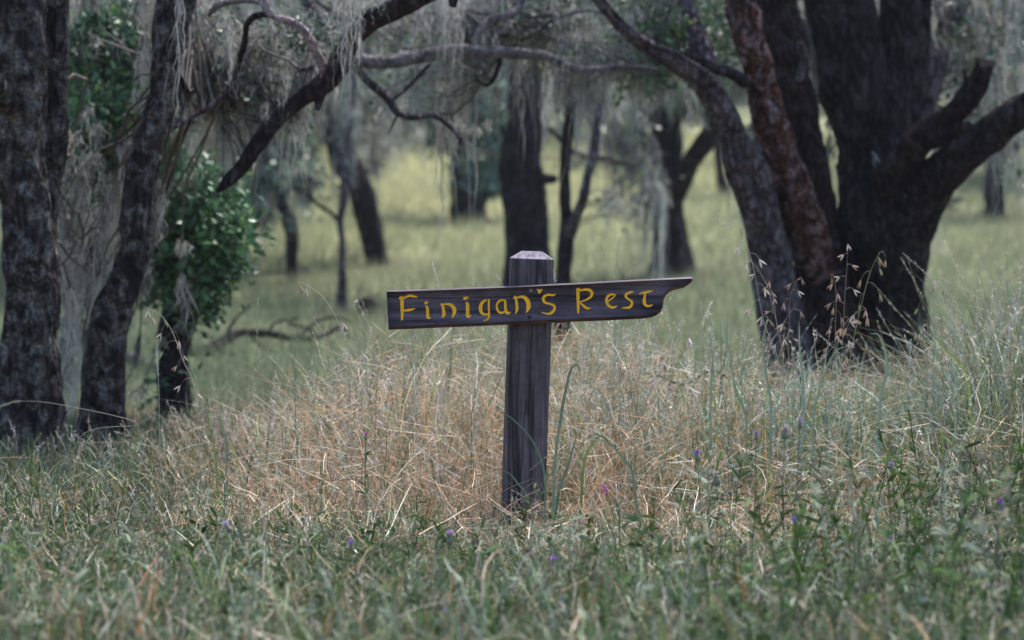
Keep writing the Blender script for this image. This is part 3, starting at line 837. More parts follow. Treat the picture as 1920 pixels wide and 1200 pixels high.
tree('oak_tree', 'distant straight dark trunk in the meadow near the right edge', 'tree', [
    ('trunk', BARK_DARK, [(1864, 396, 32, 44), (1864, 340, 32, 38), (1866, 280, 32, 36), (1868, 210, 32, 32), (1872, 130, 32, 28), (1874, 40, 32, 22), (1880, -100, 32, 16)]),
], blobs=[
    (1870, 110, 32, 110, 70, 16, 900, 600, 1.3), (1800, 200, 33, 60, 50, 8, 160, 260, .9), (1900, 210, 33, 50, 60, 8, 160, 300, 1.0),
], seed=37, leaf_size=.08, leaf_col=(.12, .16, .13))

tree('oak_tree', 'small dark far trunk half hidden behind the blue grey leaning oak', 'tree', [
    ('trunk', BARK_DARK, [(1355, 356, 38, 24), (1352, 320, 38, 20), (1348, 270, 38, 20), (1340, 200, 38, 16), (1336, 120, 38, 12)]),
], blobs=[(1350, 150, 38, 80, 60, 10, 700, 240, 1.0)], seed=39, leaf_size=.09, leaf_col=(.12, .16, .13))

tree('oak_tree', 'pale lavender grey far trunk in the bright slope between sapling and twin trunk oak', 'tree', [
    ('trunk', BARK_PALE, [(704, 384, 45, 26), (704, 350, 45, 24), (700, 310, 45, 20), (692, 260, 45, 16), (690, 200, 45, 10)]),
    ('limb', BARK_GREY, [(702, 330, 45, 12), (712, 300, 45, 10), (722, 270, 45, 7)]),
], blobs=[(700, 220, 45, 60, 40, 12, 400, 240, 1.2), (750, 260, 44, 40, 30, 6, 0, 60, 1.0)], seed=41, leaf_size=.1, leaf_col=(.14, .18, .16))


# ---- the wood behind: four kinds built once, copied about the slope
def copy_tree(o, loc, rz, s, label):
    c = o.copy(); COL.objects.link(c)
    c.location = loc; c.rotation_euler = (0, 0, rz); c.scale = (s, s, s)
    c['label'] = label
    for ch in list(o.children):
        d = ch.copy(); COL.objects.link(d); d.parent = c
    return c


def background_tree(seed, h, leafc, nleaf, nli, label):
    g = np.random.default_rng(seed)
    root = thing('oak_tree', (0, 0, 0), label, 'tree', 'oaks of the far wood')
    lean = g.normal(0, .08, 2)
    pts = [(0, 0, -.4), (lean[0] * .5, lean[1] * .5, h * .12), (lean[0] * h * .2, lean[1] * h * .2, h * .26), (lean[0] * h * .5, lean[1] * h * .5, h * .42), (lean[0] * h * .9 + .2, lean[1] * h * .9, h * .66)]
    ch, C = tube(pts, np.array([.055, .04, .034, .028, .012]) * h * .75, 14, 8, .02, 10, seed, wob=.05)
    build('trunk', ch, BARK_DARK, root)
    nodes = [C[len(C) // 2:]]
    for k in range(5):
        a = k * 1.257 + g.uniform(-.5, .5)
        st = C[int(len(C) * g.uniform(.45, .85))]
        L = h * g.uniform(.3, .5)
        q = [st, st + np.array([math.cos(a) * L * .35, math.sin(a) * L * .35, L * .3]), st + np.array([math.cos(a + .3) * L * .8, math.sin(a + .3) * L * .8, L * .45 + g.normal(0, .2)]),
             st + np.array([math.cos(a + .1) * L * 1.15, math.sin(a + .1) * L * 1.15, L * .35 + g.normal(0, .4)])]
        ch, c2 = tube(q, np.array([.022, .017, .012, .006]) * h * .8, 8, 6, .008, 12, seed + k, wob=.05)
        build('limb', ch, BARK_GREY, root)
        nodes.append(c2)
    nodes = np.vstack(nodes)
    tw, lf, li = [], [], []
    N = 170
    st = nodes[g.integers(0, len(nodes), N)]
    SC = grow(st, unit(g.normal(0, 1, (N, 3)) + [0, 0, .2]), g.uniform(.5, 1.9, N), 7, .3, .12, g)
    tw.append(tubes3(SC, np.linspace(.022, .006, 7)[None].repeat(N, 0), np.full((N, 3), .09)))
    p = SC[:, 2:].reshape(-1, 3)
    ncl = 110
    cl = p[g.integers(0, len(p), ncl)]
    kk = g.integers(0, ncl, nleaf)
    pos = cl[kk] + g.normal(0, .24, (nleaf, 3)) * np.array([1, 1, .7])
    tone = g.uniform(.55, 1.5, (ncl, 1))[kk] * g.uniform(.7, 1.35, (nleaf, 1))
    lf.append(leaves(pos, g.uniform(.08, .17, nleaf), (np.array(leafc) * tone).clip(0, 1), g))
    nb = nli // 8
    b0 = p[g.integers(0, len(p), nb)]; kb = g.integers(0, nb, nli)
    li.append(lichen_strands(b0[kb] + g.normal(0, .07, (nli, 3)), (g.exponential(.8, nb)[kb] + .25) * g.uniform(.3, 1.1, nli), g.uniform(.006, .02, nli),
                             LICH_COL * g.uniform(.6, 1.25, (nb, 1))[kb], g, wav=.03))
    build('twigs', tw, TWIG, root, kind='stuff')
    build('foliage', lf, LEAF, root, smooth=False, kind='stuff')
    build('hanging_lichen', li, LICHEN, root, smooth=False, kind='stuff')
    return root


def tpos(px, d):
    x = (px - 960) / FPX * d
    return (x, d, float(ground(x, d)) - .05)


kinds = [
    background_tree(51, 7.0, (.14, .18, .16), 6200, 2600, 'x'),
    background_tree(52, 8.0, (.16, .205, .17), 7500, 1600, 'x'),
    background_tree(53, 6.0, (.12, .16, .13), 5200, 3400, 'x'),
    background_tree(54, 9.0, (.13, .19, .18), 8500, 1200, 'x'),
]
SPOTS = [  # px, d, kind, turn, size, label
    (300, 28, 2, .3, 1.0, 'lichen hung oak behind the bushy young oak on the left'),
    (420, 38, 0, 1.2, 1.0, 'hazy grey oak beyond the torn end of the hanging limb'),
    (150, 24, 0, 2.2, 1.0, 'lichen curtained oak in the gap between the two left trunks'),
    (60, 34, 3, 4.0, 1.0, 'oak far behind the thick trunk at the left edge'),
    (560, 52, 1, 2.0, 1.0, 'pale oak on the slope beyond the narrow curving trunk'),
    (640, 62, 3, .8, 1.0, 'blue green oak high on the slope behind the grey sapling'),
    (780, 60, 3, 2.9, .95, 'blue green oak high on the slope left of the twin trunk oak'),
    (730, 72, 0, 3.3, 1.1, 'oak on the crest seen through the pale horizontal branch'),
    (900, 68, 1, 4.4, 1.1, 'oak on the crest above the twin trunk oak'),
    (1010, 58, 0, 5.2, 1.0, 'oak on the slope hidden in part by the trunk behind the post'),
    (1120, 64, 1, .2, 1.0, 'oak on the slope seen between the thin forked oak and the low forked oak'),
    (1190, 50, 2, 1.9, .9, 'grey lichen laden oak behind the curving limbs of the low forked oak'),
    (1290, 74, 3, 3.1, 1.1, 'blue green oak on the crest behind the low forked oak'),
    (1390, 90, 0, 4.8, 1.3, 'oak on the crest in the gap left of the peeling limb'),
    (1480, 96, 1, 2.4, 1.3, 'oak on the crest in the gap between peeling limb and big dark trunk'),
    (1600, 80, 2, 5.5, 1.2, 'oak on the slope behind the big dark trunk'),
    (1720, 84, 3, .9, 1.3, 'blue green oak on the crest between the right limbs of the big oak'),
    (1810, 70, 1, 1.6, 1.1, 'oak on the slope left of the distant straight trunk'),
    (1910, 60, 0, 2.7, 1.1, 'oak on the slope at the right edge beyond the thick limb'),
    (1990, 40, 2, 3.9, 1.1, 'lichen hung oak just beyond the right edge'),
    (-60, 46, 1, 3.5, 1.2, 'oak beyond the left edge behind the thick trunk'),
    (480, 74, 2, 5.0, 1.2, 'oak on the crest behind the narrow curving trunk'),
    (230, 50, 1, .5, 1.2, 'oak on the slope between the leaning trunk and the bushy oak'),
    (350, 62, 3, 1.1, 1.2, 'blue green oak high behind the bushy young oak'),
]
for i, (px, d, k, rz, s, lab) in enumerate(SPOTS):
    first = [q[2] for q in SPOTS[:i]].count(k) == 0
    loc = tpos(px, d)
    if first:
        o = kinds[k]
        o.location = loc; o.rotation_euler = (0, 0, rz); o.scale = (s, s, s); o['label'] = lab
    else:
        copy_tree(kinds[k], loc, rz, s, lab)


def far_wood():
    g = np.random.default_rng(77)
    ntree = 900
    y = 85 + 150 * g.random(ntree) ** 1.2
    x = g.uniform(-1, 1, ntree) * (y * .36 + 8)
    z = ground(x, y)
    per = 150
    k = np.repeat(np.arange(ntree), per)
    n = len(k)
    rad = g.uniform(1.8, 3.4, ntree)[k]
    u = unit(g.normal(0, 1, (n, 3))) * g.uniform(.45, 1, (n, 1))
    pos = np.stack([x[k], y[k], z[k] + rad * 1.25], -1) + u * rad[:, None] * np.array([1, 1, 1.15])
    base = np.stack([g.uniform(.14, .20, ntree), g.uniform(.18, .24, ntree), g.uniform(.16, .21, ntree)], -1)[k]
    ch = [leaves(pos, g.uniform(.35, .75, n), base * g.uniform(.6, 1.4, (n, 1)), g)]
    o = build('far_off_wood', ch, LEAF, None, smooth=False, kind='stuff')
    set_props(o, 'hazy mass of oak woods covering the hillside beyond the meadow', 'woods')


far_wood()


# fallen boughs and a stone in the meadow
def bough(label, specs, seed, mat=BARK_DARK, name='fallen_branch', cat='branch', grp='fallen boughs lying in the meadow'):
    b = specs[0][0]
    root = thing(name, P(*b[:3]), label, cat, grp)
    for i, s in enumerate(specs):
        ch, _ = limb_mesh(s, seed + i)
        build('limb' if i == 0 else 'branch', ch, mat, root)
    return root


bough('long dark fallen bough lying in the grass right of the young oak trunk', [
    [(350, 664, 15.6, 30), (395, 656, 15.7, 28), (425, 638, 15.8, 22), (450, 626, 15.9, 17), (500, 628, 16, 18), (550, 636, 16.1, 15), (600, 634, 16.2, 13), (640, 614, 16.3, 10), (662, 640, 16.3, 6)],
    [(405, 655, 15.7, 10), (430, 662, 15.6, 10), (446, 674, 15.6, 6)],
    [(600, 634, 16.2, 7), (575, 615, 16.3, 6), (540, 606, 16.3, 4)],
    [(500, 630, 16, 6), (515, 606, 16.1, 5), (560, 596, 16.2, 4)],
    [(420, 640, 15.8, 8), (440, 600, 15.9, 6), (470, 570, 16, 4)], [(560, 632, 16.1, 7), (600, 600, 16.4, 6), (640, 596, 16.5, 4), (660, 606, 16.5, 3)],
    [(470, 628, 16, 6), (490, 650, 15.9, 6), (520, 662, 15.8, 4)], [(610, 628, 16.2, 6), (622, 650, 16.1, 5), (612, 670, 16, 3)]], 201)
bough('grey purple fallen bough between the leaning trunk and the young oak trunk', [
    [(235, 668, 14, 18), (262, 682, 14, 24), (290, 690, 14, 18), (318, 702, 14, 14)],
    [(262, 680, 14, 9), (256, 650, 14, 8), (262, 625, 14, 4)]], 211, BARK_GREY)
bough('small crooked fallen branch lying on the slope at the right', [
    [(1752, 412, 29, 8), (1760, 392, 29, 9), (1776, 380, 29, 10), (1806, 374, 29, 7)],
    [(1770, 384, 29, 5), (1788, 392, 29, 5), (1800, 398, 29, 3)]], 221, BARK_GREY)
bough('thin dark arching dead twig above the dry grass right of the post', [
    [(1205, 700, 8.6, 3.5), (1240, 706, 8.6, 4.5), (1275, 722, 8.6, 5), (1300, 714, 8.6, 4.5), (1325, 698, 8.6, 4.5), (1350, 700, 8.6, 4), (1372, 716, 8.6, 3)],
    [(1275, 722, 8.6, 3), (1262, 760, 8.6, 3), (1255, 800, 8.6, 3)]], 231, BARK_DARK, 'dead_twig', 'twig', None)


def rock():
    c = P(690, 574, 19)
    bm = bmesh.new()
    bmesh.ops.create_icosphere(bm, subdivisions=4, radius=1)
    V = np.array([v.co[:] for v in bm.verts])
    V = V * (1 + .22 * fbm(V * 1.6, 4, 3)[:, None]) * np.array([.085, .08, .075]) + c
    F = np.array([[v.index for v in f.verts] for f in bm.faces])
    bm.free()
    o = build('stone', [(V - c, F)], BARK_DARK)
    o.location = c
    set_props(o, 'small dark round stone in the meadow left of the sign board', 'stone')


rock()

# ------------------------------------------------------------------ signpost
DB = 7.15      # distance of the board's face
DP = 7.19      # post face


def wood_mat(name, base, hi, stretch, saw=False):
    m, nt, b = newmat(name)
    v = mapping(nt, stretch)
    v1 = mapping(nt)
    g1 = noise(nt, v, 60, 5, .7, .2)
    g2 = noise(nt, v, 14, 3, .6, .4)
    g3 = noise(nt, v1, 5, 3, .6)
    col = ramp(nt, g1, [(.32, tuple(c * .3 for c in base)), (.48, base), (.68, hi)])
    col = mixc(nt, .75, col, ramp(nt, g2, [(.34, (.5, .47, .48)), (.66, (1.35, 1.35, 1.38))]), 'MULTIPLY')
    col = mixc(nt, .6, col, ramp(nt, g3, [(.3, (.75, .72, .72)), (.7, (1.2, 1.2, 1.25))]), 'MULTIPLY')
    cr = noise(nt, v, 8.5, 2, .5, .6)
    crm = ramp(nt, cr, [(.484, (1, 1, 1)), (.496, (.3, .28, .29)), (.5, (.16, .14, .15)), (.504, (.3, .28, .29)), (.516, (1, 1, 1))])
    col = mixc(nt, .85, col, crm, 'MULTIPLY')
    blot = noise(nt, v1, 16, 5, .7, .5)
    col = mixc(nt, .7, col, ramp(nt, blot, [(.35, (.62, .58, .58)), (.62, (1.15, 1.15, 1.18))]), 'MULTIPLY')
    h = g1
    if saw:
        w = nt.nodes.new('ShaderNodeTexWave')
        w.wave_type = 'BANDS'; w.bands_direction = 'X'
        w.inputs['Scale'].default_value = 62
        w.inputs['Distortion'].default_value = 1.0
        w.inputs['Detail'].default_value = 2
        nt.links.new(mapping(nt, (1, 1, 1), (0, R(-38), 0)), w.inputs['Vector'])
        # saw marks only near the post head and to its right
        tc = nt.nodes.new('ShaderNodeTexCoord'); sx = nt.nodes.new('ShaderNodeSeparateXYZ')
        nt.links.new(tc.outputs['Object'], sx.inputs[0])
        msk = nt.nodes.new('ShaderNodeMapRange'); msk.inputs['From Min'].default_value = .72; msk.inputs['From Max'].default_value = .86
        nt.links.new(sx.outputs['Z'], msk.inputs['Value'])
        mx = nt.nodes.new('ShaderNodeMapRange'); mx.inputs['From Min'].default_value = -.02; mx.inputs['From Max'].default_value = .05
        nt.links.new(sx.outputs['X'], mx.inputs['Value'])
        mm = nt.nodes.new('ShaderNodeMath'); mm.operation = 'MULTIPLY'
        nt.links.new(msk.outputs[0], mm.inputs[0]); nt.links.new(mx.outputs[0], mm.inputs[1])
        m2 = nt.nodes.new('ShaderNodeMath'); m2.operation = 'MULTIPLY'; m2.inputs[1].default_value = .4
        nt.links.new(mm.outputs[0], m2.inputs[0])
        col = mixc(nt, m2.outputs[0], col, mixc(nt, 1.0, col, ramp(nt, w.outputs['Fac'], [(.35, (.5, .5, .5)), (.75, (1.7, 1.65, 1.7))]), 'MULTIPLY'))
    nt.links.new(col, b.inputs['Base Color'])
    b.inputs['Roughness'].default_value = .8
    b.inputs['Specular IOR Level'].default_value = .3
    bump(nt, h, b, .6, .002)
    return m


WOOD_BOARD = wood_mat('weathered_board', (.128, .104, .130), (.225, .195, .235), (.055, 1, 1.0))
WOOD_POST = wood_mat('weathered_post', (.082, .066, .070), (.16, .134, .14), (1, 1, .045), True)
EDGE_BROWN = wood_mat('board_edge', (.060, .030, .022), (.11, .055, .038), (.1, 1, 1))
END_GRAIN = wood_mat('cut_top', (.23, .20, .24), (.36, .32, .37), (1, 1, .3))
YEL, nt_, b_ = newmat('yellow_paint')
fy = noise(nt_, mapping(nt_), 260, 4, .7)
nt_.links.new(ramp(nt_, fy, [(.25, (.55, .30, .008)), (.45, (.95, .50, .008)), (.75, (1.0, .64, .03))]), b_.inputs['Base Color'])
b_.inputs['Roughness'].default_value = .55
bump(nt_, fy, b_, .5, .001)
SCREW, nt_, b_ = newmat('screw_metal')
b_.inputs['Base Color'].default_value = (.22, .22, .24, 1); b_.inputs['Metallic'].default_value = .9; b_.inputs['Roughness'].default_value = .4
RUSTY, nt_, b_ = newmat('rusty_screw')
b_.inputs['Base Color'].default_value = (.03, .018, .016, 1); b_.inputs['Roughness'].default_value = .9

sign_base = P(978, 1062, 7.25)
sign = thing('signpost', sign_base, 'weathered wooden signpost with carved yellow name board standing in tall dry grass', 'signpost')


def make_post():
    # a straight timber that leans a little to the right; local frame along its axis
    top = P(997, 485, DP + .065); bot = P(976.5, 1062, DP + .065)
    bot = bot - (top - bot) * .18
    ax = unit(top - bot); L = np.linalg.norm(top - bot)
    xr = unit(np.array([1, 0.0, 0]) - ax * ax[0])
    th = R(3.5)      # turned slightly: its right side just shows
    yr = np.cross(ax, xr)
    xr, yr = xr * math.cos(th) + yr * math.sin(th), yr * math.cos(th) - xr * math.sin(th)
    hw, hd = px2m(39.5, DP), .062
    ch_h, ch_i = px2m(14, DP), px2m(21, DP)
    bm = bmesh.new()
    secs = [0, .2, .4, .6, .8, .93, 1.0]
    rings = []
    bev = .005
    prof = [(-hw + bev, -hd), (hw - bev * 1.6, -hd), (hw, -hd + bev * 1.6), (hw, hd - bev), (hw - bev, hd), (-hw + bev, hd), (-hw, hd - bev), (-hw, -hd + bev)]
    for s in secs:
        rings.append([bm.verts.new(bot + ax * L * s + xr * x * (1 + .006 * math.sin(9 * s + x * 40)) + yr * y) for x, y in prof])
    kx = (hw - ch_i) / hw; ky = (hd - ch_h * 1.15) / hd
    rings.append([bm.verts.new(bot + ax * (L + ch_h) + xr * x * kx + yr * y * ky) for x, y in prof])
    for a, b in zip(rings[:-1], rings[1:]):
        for i in range(8):
            f = bm.faces.new((a[i], a[(i + 1) % 8], b[(i + 1) % 8], b[i]))
            if b is rings[-1]: f.material_index = 1
    f = bm.faces.new(rings[-1]); f.material_index = 1
    bm.faces.new(rings[0][::-1])
    bm.normal_update()
    me = bpy.data.meshes.new('post')
    bm.transform(Matrix.Translation(-Vector(sign_base)))
    bmesh.ops.recalc_face_normals(bm, faces=bm.faces)
    bm.to_mesh(me); bm.free()
    me.materials.append(WOOD_POST); me.materials.append(END_GRAIN)
    o = bpy.data.objects.new('post', me); COL.objects.link(o); o.parent = sign
    # drying checks: thin dark splits as real grooves' lips
    return ax, xr, yr, bot, L, hw, hd


post_ax = make_post()


def crop(k, x, y):
    ox, oy = {1: (720, 530), 2: (880, 520), 3: (1060, 520)}[k]
    return ox + x / 9.6, oy + y / 9.6


OUT = [(724.2, 544.8), (790, 542.6), (870, 539.6), (955, 536.4), (1060, 531.3), (1180, 525.2), (1297, 519.4), (1299.6, 521.5), (1299.4, 525.5), (1296, 530), (1290, 535),
       (1283, 539.4), (1272, 542.2), (1262, 544.6), (1255, 548.2), (1249, 554), (1245.3, 561), (1244.4, 570), (1243, 578), (1238.5, 585.6), (1231.5, 591.4), (1222, 595.4), (1206, 597.8),
       (1140, 601), (1060, 604.4), (970, 608.6), (880, 612.6), (800, 615.8), (728.2, 618.8), (726, 590)]


LETTER_CH = []
HOLES = []


def make_strokes():
    """each carved stroke: a V groove painted yellow, and the hole its mouth leaves in the board's face"""
    for k, strokes in LET:
        ch = []
        for si, st in enumerate(strokes):
            s = np.array(st, float)
            x, y = crop(k, s[:, 0], s[:, 1])
            q = catmull(np.stack([x, y, s[:, 2] / 9.6 * .5], -1), 6)
            C = P(q[:, 0], q[:, 1], DB)[:, [0, 2]]
            w = px2m(q[:, 2], DB)
            w = w * (1 + .06 * vnoise(np.stack([np.arange(len(w)) * .8, 0 * w, 0 * w + si + k], -1), 5))
            t = unit(np.gradient(C, axis=0))
            nn = np.stack([-t[:, 1], t[:, 0]], -1)
            A = C + nn * w[:, None]; B = C - nn * w[:, None]
            m = len(C)
            dep = np.minimum(.0038, w * .8) + .0001 * si
            dep[[0, -1]] *= .4
            ii = np.arange(m - 1)
            V = np.vstack([np.stack([A[:, 0], np.full(m, DB), A[:, 1]], -1), np.stack([C[:, 0], DB + dep, C[:, 1]], -1), np.stack([B[:, 0], np.full(m, DB), B[:, 1]], -1)])
            F = np.vstack([np.stack([ii, ii + m, ii + m + 1, ii + 1], -1), np.stack([ii + m, ii + 2 * m, ii + 2 * m + 1, ii + m + 1], -1)])
            ch.append((V, F))
            ch.append((V, np.array([[0, 2 * m, m], [m - 1, 2 * m - 1, 3 * m - 1]])))
            HOLES.append((A, B))
        LETTER_CH.append(ch)


def make_board():
    o2 = np.array(OUT)
    w3 = P(o2[:, 0], o2[:, 1], DB)
    XZ = w3[:, [0, 2]]
    # densify
    XZ = np.vstack([XZ[i] + (XZ[(i + 1) % len(XZ)] - XZ[i]) * t for i in range(len(XZ)) for t in ((0,) if np.linalg.norm(XZ[(i + 1) % len(XZ)] - XZ[i]) < .03 else (0, .33, .66))]).reshape(-1, 2)
    n = len(XZ)
    tang = np.roll(XZ, -1, 0) - np.roll(XZ, 1, 0)
    nrm = unit(np.stack([tang[:, 1], -tang[:, 0]], -1))
    if (nrm * (XZ - XZ.mean(0))).sum() < 0: nrm = -nrm
    ins = .0022 + .0078 * np.clip(-nrm[:, 1], 0, 1) ** .7 + .002 * np.clip(nrm[:, 1], 0, 1)
    ins[nrm[:, 0] < -.8] = .002
    front = XZ - nrm * ins[:, None]
    bm = bmesh.new()
    T = .038
    rf = [bm.verts.new((p[0], DB, p[1])) for p in front]
    rm = [bm.verts.new((p[0], DB + .010, p[1])) for p in XZ - nrm * .0006]
    rm2 = [bm.verts.new((p[0], DB + .014, p[1])) for p in XZ]
    rb = [bm.verts.new((p[0], DB + T, p[1])) for p in XZ - nrm * .001]
    bm.faces.new(rb[::-1])
    from mathutils.geometry import delaunay_2d_cdt
    cv = [Vector((p[0], p[1])) for p in front]
    cf = [list(range(n))]
    for A, B in HOLES:
        o_ = len(cv); m = len(A)
        cv += [Vector(p) for p in A] + [Vector(p) for p in B]
        cf += [[o_ + i, o_ + i + 1, o_ + m + i + 1, o_ + m + i] for i in range(m - 1)]
    r = delaunay_2d_cdt(cv, [], cf, 1, 1e-7, True)
    ov, of, orig_v, orig_f = r[0], r[2], r[3], r[5]
    vm = {}
    for i, p in enumerate(ov):
        near_ = [k for k in orig_v[i] if k < n]
        vm[i] = rf[near_[0]] if near_ else bm.verts.new((p[0], DB, p[1]))
    for f_, of_ in zip(of, orig_f):
        if list(of_) == [0]:
            bm.faces.new([vm[i] for i in f_])
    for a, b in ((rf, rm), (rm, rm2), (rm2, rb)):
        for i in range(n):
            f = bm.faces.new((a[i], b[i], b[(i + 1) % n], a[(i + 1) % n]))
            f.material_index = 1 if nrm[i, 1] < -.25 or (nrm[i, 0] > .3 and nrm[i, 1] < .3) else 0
    bmesh.ops.recalc_face_normals(bm, faces=bm.faces)
    bm.transform(Matrix.Translation(-Vector(sign_base)))
    me = bpy.data.meshes.new('sign_board')
    bm.to_mesh(me); bm.free()
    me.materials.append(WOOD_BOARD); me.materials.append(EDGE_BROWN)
    o = bpy.data.objects.new('sign_board', me); COL.objects.link(o); o.parent = sign
    return o


LET = [
    (1, [[(268, 292, 16), (300, 268, 44), (352, 262, 42)], [(322, 262, 62), (325, 400, 62), (328, 550, 50), (322, 676, 34)], [(345, 290, 16), (405, 252, 36), (475, 234, 42), (540, 247, 40), (602, 252, 16)], [(335, 502, 30), (430, 493, 46), (500, 482, 40), (562, 462, 10)]]),
    (1, [[(732, 378, 40), (765, 355, 46), (796, 345, 14)], [(750, 412, 18), (780, 450, 50), (786, 540, 50), (786, 605, 60), (806, 632, 40), (842, 636, 18)]]),
    (1, [[(1012, 402, 10), (1045, 385, 38), (1062, 440, 44), (1078, 540, 62), (1072, 585, 56), (1046, 632, 14)], [(1052, 398, 18), (1130, 384, 36), (1210, 402, 56), (1262, 465, 68), (1264, 545, 58), (1222, 638, 12)]]),
    (1, [[(1432, 302, 26), (1460, 280, 56), (1528, 264, 16)], [(1484, 348, 44), (1504, 400, 60), (1505, 500, 60), (1504, 580, 60), (1522, 612, 44), (1570, 588, 18)]]),
    (2, [[(318, 412, 18), (265, 424, 42), (212, 490, 58), (202, 580, 64), (235, 650, 46), (300, 668, 38), (345, 655, 22)], [(354, 392, 32), (350, 480, 34), (352, 600, 34), (356, 690, 36), (328, 752, 28), (248, 782, 10)]]),
    (2, [[(640, 424, 24), (590, 406, 34), (530, 434, 40), (494, 500, 32), (506, 580, 40), (550, 632, 42), (610, 630, 38), (645, 605, 20)], [(642, 398, 30), (648, 480, 44), (650, 560, 46), (668, 620, 60), (700, 645, 44), (750, 622, 12)]]),
    (2, [[(785, 384, 10), (830, 352, 48), (846, 420, 44), (858, 520, 50), (855, 590, 46), (828, 658, 14)], [(850, 368, 24), (935, 348, 44), (1008, 372, 68), (1058, 450, 76), (1062, 550, 70), (1018, 640, 12)]]),
    (2, [[(1266, 212, 114), (1264, 250, 66), (1252, 298, 8)]]),
    (2, [[(1562, 300, 12), (1500, 320, 38), (1420, 312, 40), (1352, 340, 48), (1332, 400, 50), (1372, 455, 44), (1450, 476, 34), (1518, 505, 44), (1536, 560, 46), (1490, 628, 50), (1410, 655, 34), (1298, 628, 14)]]),
    (3, [[(194, 222, 14), (215, 214, 40), (268, 202, 26)], [(229, 212, 56), (228, 300, 58), (230, 450, 50), (232, 560, 46), (230, 650, 28)], [(255, 240, 26), (345, 220, 42), (425, 225, 50), (478, 270, 54), (465, 340, 46), (400, 390, 34), (320, 425, 24), (250, 442, 14)], [(262, 452, 20), (320, 502, 40), (390, 553, 44), (462, 552, 10)]]),
    (3, [[(915, 314, 14), (860, 305, 36), (800, 315, 44), (752, 360, 46), (742, 430, 46), (775, 500, 50), (840, 540, 44), (895, 530, 34), (934, 508, 10)], [(756, 434, 20), (830, 388, 24), (905, 322, 18)]]),
    (3, [[(1226, 254, 18), (1165, 268, 40), (1098, 300, 44), (1092, 350, 40), (1140, 395, 32), (1194, 430, 40), (1196, 490, 48), (1150, 540, 46), (1080, 546, 32), (1016, 556, 10)]]),
    (3, [[(1322, 304, 8), (1400, 274, 34), (1490, 258, 40), (1576, 236, 8)], [(1437, 285, 34), (1427, 360, 44), (1420, 420, 58), (1432, 480, 54), (1480, 514, 44), (1540, 508, 34), (1576, 486, 8)]]),
]


make_strokes()
board = make_board()
for chs in LETTER_CH:
    build('letter', chs, YEL, sign, smooth=False).parent = board


def screw(px, py, r_px, mat, sunk):
    c = P(px, py, DB)
    r = px2m(r_px, DB)
    bm = bmesh.new()
    n = 20
    rings = []
    for rr, yy in ((1, .0004), (1.0, -.0009), (.86, -.0016), (.45, -.0013), (.40, .0004)):
        rings.append([bm.verts.new((math.cos(a) * r * rr, yy + sunk, math.sin(a) * r * rr)) for a in np.linspace(0, 2 * math.pi, n, endpoint=False)])
    for a, b in zip(rings[:-1], rings[1:]):
        for i in range(n): bm.faces.new((a[i], a[(i + 1) % n], b[(i + 1) % n], b[i]))
    bm.faces.new(rings[-1])
    bmesh.ops.recalc_face_normals(bm, faces=bm.faces)
    me = bpy.data.meshes.new('screw'); bm.to_mesh(me); bm.free()
    me.materials.append(mat)
    o = bpy.data.objects.new('screw', me); COL.objects.link(o); o.parent = board
    o.location = tuple(c - np.array(sign_base))
    return o


screw(995.3, 544.8, 3.0, SCREW, 0)['label'] = 'shiny upper screw'
screw(993.2, 594.8, 3.5, RUSTY, 0)['label'] = 'dark rusted lower screw'


# ------------------------------------------------------------------ grass
def straw_weight(x, y):
    px = px_of(x, y)
    a = np.clip((px - 260) / 320, 0, 1) * np.clip((2000 - px) / 420, .0, 1)
    b = np.clip((y - 6.25 + .0005 * (px - 980) + .35 * vnoise(np.stack([x * 2.2, y * 1.2, 0 * x], -1), 62)) / .9, 0, 1)
    w = a * b
    w = w + .35 * vnoise(np.stack([x * 1.7, y * 1.7, 0 * x], -1), 61) * (w > .02)
    return np.clip(w, 0.04, .90)


HX = [-400, 0, 250, 400, 560, 650, 760, 900, 1100, 1220, 1330, 1440, 1680, 1780, 1880, 2400]
HH = [.24, .24, .25, .31, .42, .56, .68, .72, .80, .72, .60, .52, .50, .70, .90, .92]


def height_at(x, y):
    px = px_of(x, y)
    back = np.interp(px, HX, HH)
    front = .17 + .02 * vnoise(np.stack([x * 3, y * 3, 0 * x], -1), 9)
    t = np.clip((y - 6.9) / 1.5, 0, 1)
    t = t * t * (3 - 2 * t)
    h = front * (1 - t) + back * t
    h = h * np.clip(1 - (y - 8.5) / 3.0 * .85, .3, 1)
    return h * (1 + .16 * vnoise(np.stack([x * 2.3, y * 2.3, 0 * x], -1), 19))


PAL_STRAW = np.array([[.60, .41, .28], [.72, .57, .44], [.56, .28, .12], [.84, .76, .68], [.38, .16, .07], [.56, .44, .31], [.68, .45, .34], [.28, .20, .12], [.76, .66, .58]])
PAL_TIP = np.array([[.50, .48, .38], [.40, .42, .30], [.64, .58, .48], [.24, .31, .16], [.58, .44, .36], [.32, .37, .26]])
PAL_GREEN = np.array([[.085, .15, .045], [.12, .19, .085], [.06, .11, .045], [.14, .19, .10], [.13, .20, .03], [.17, .24, .16]])
PAL_GREY = np.array([[.11, .165, .075], [.07, .125, .035], [.24, .27, .20], [.042, .08, .02], [.18, .165, .12]])
PAL_ODD = np.array([[.55, .30, .05], [.24, .30, .03], [.42, .16, .06]])

PAL_STRAW = PAL_STRAW * np.array([1.0, .99, .90])


def pick(g, pal, n):
    c = pal[g.integers(0, len(pal), n)]
    return c * g.uniform(.75, 1.3, (n, 1))


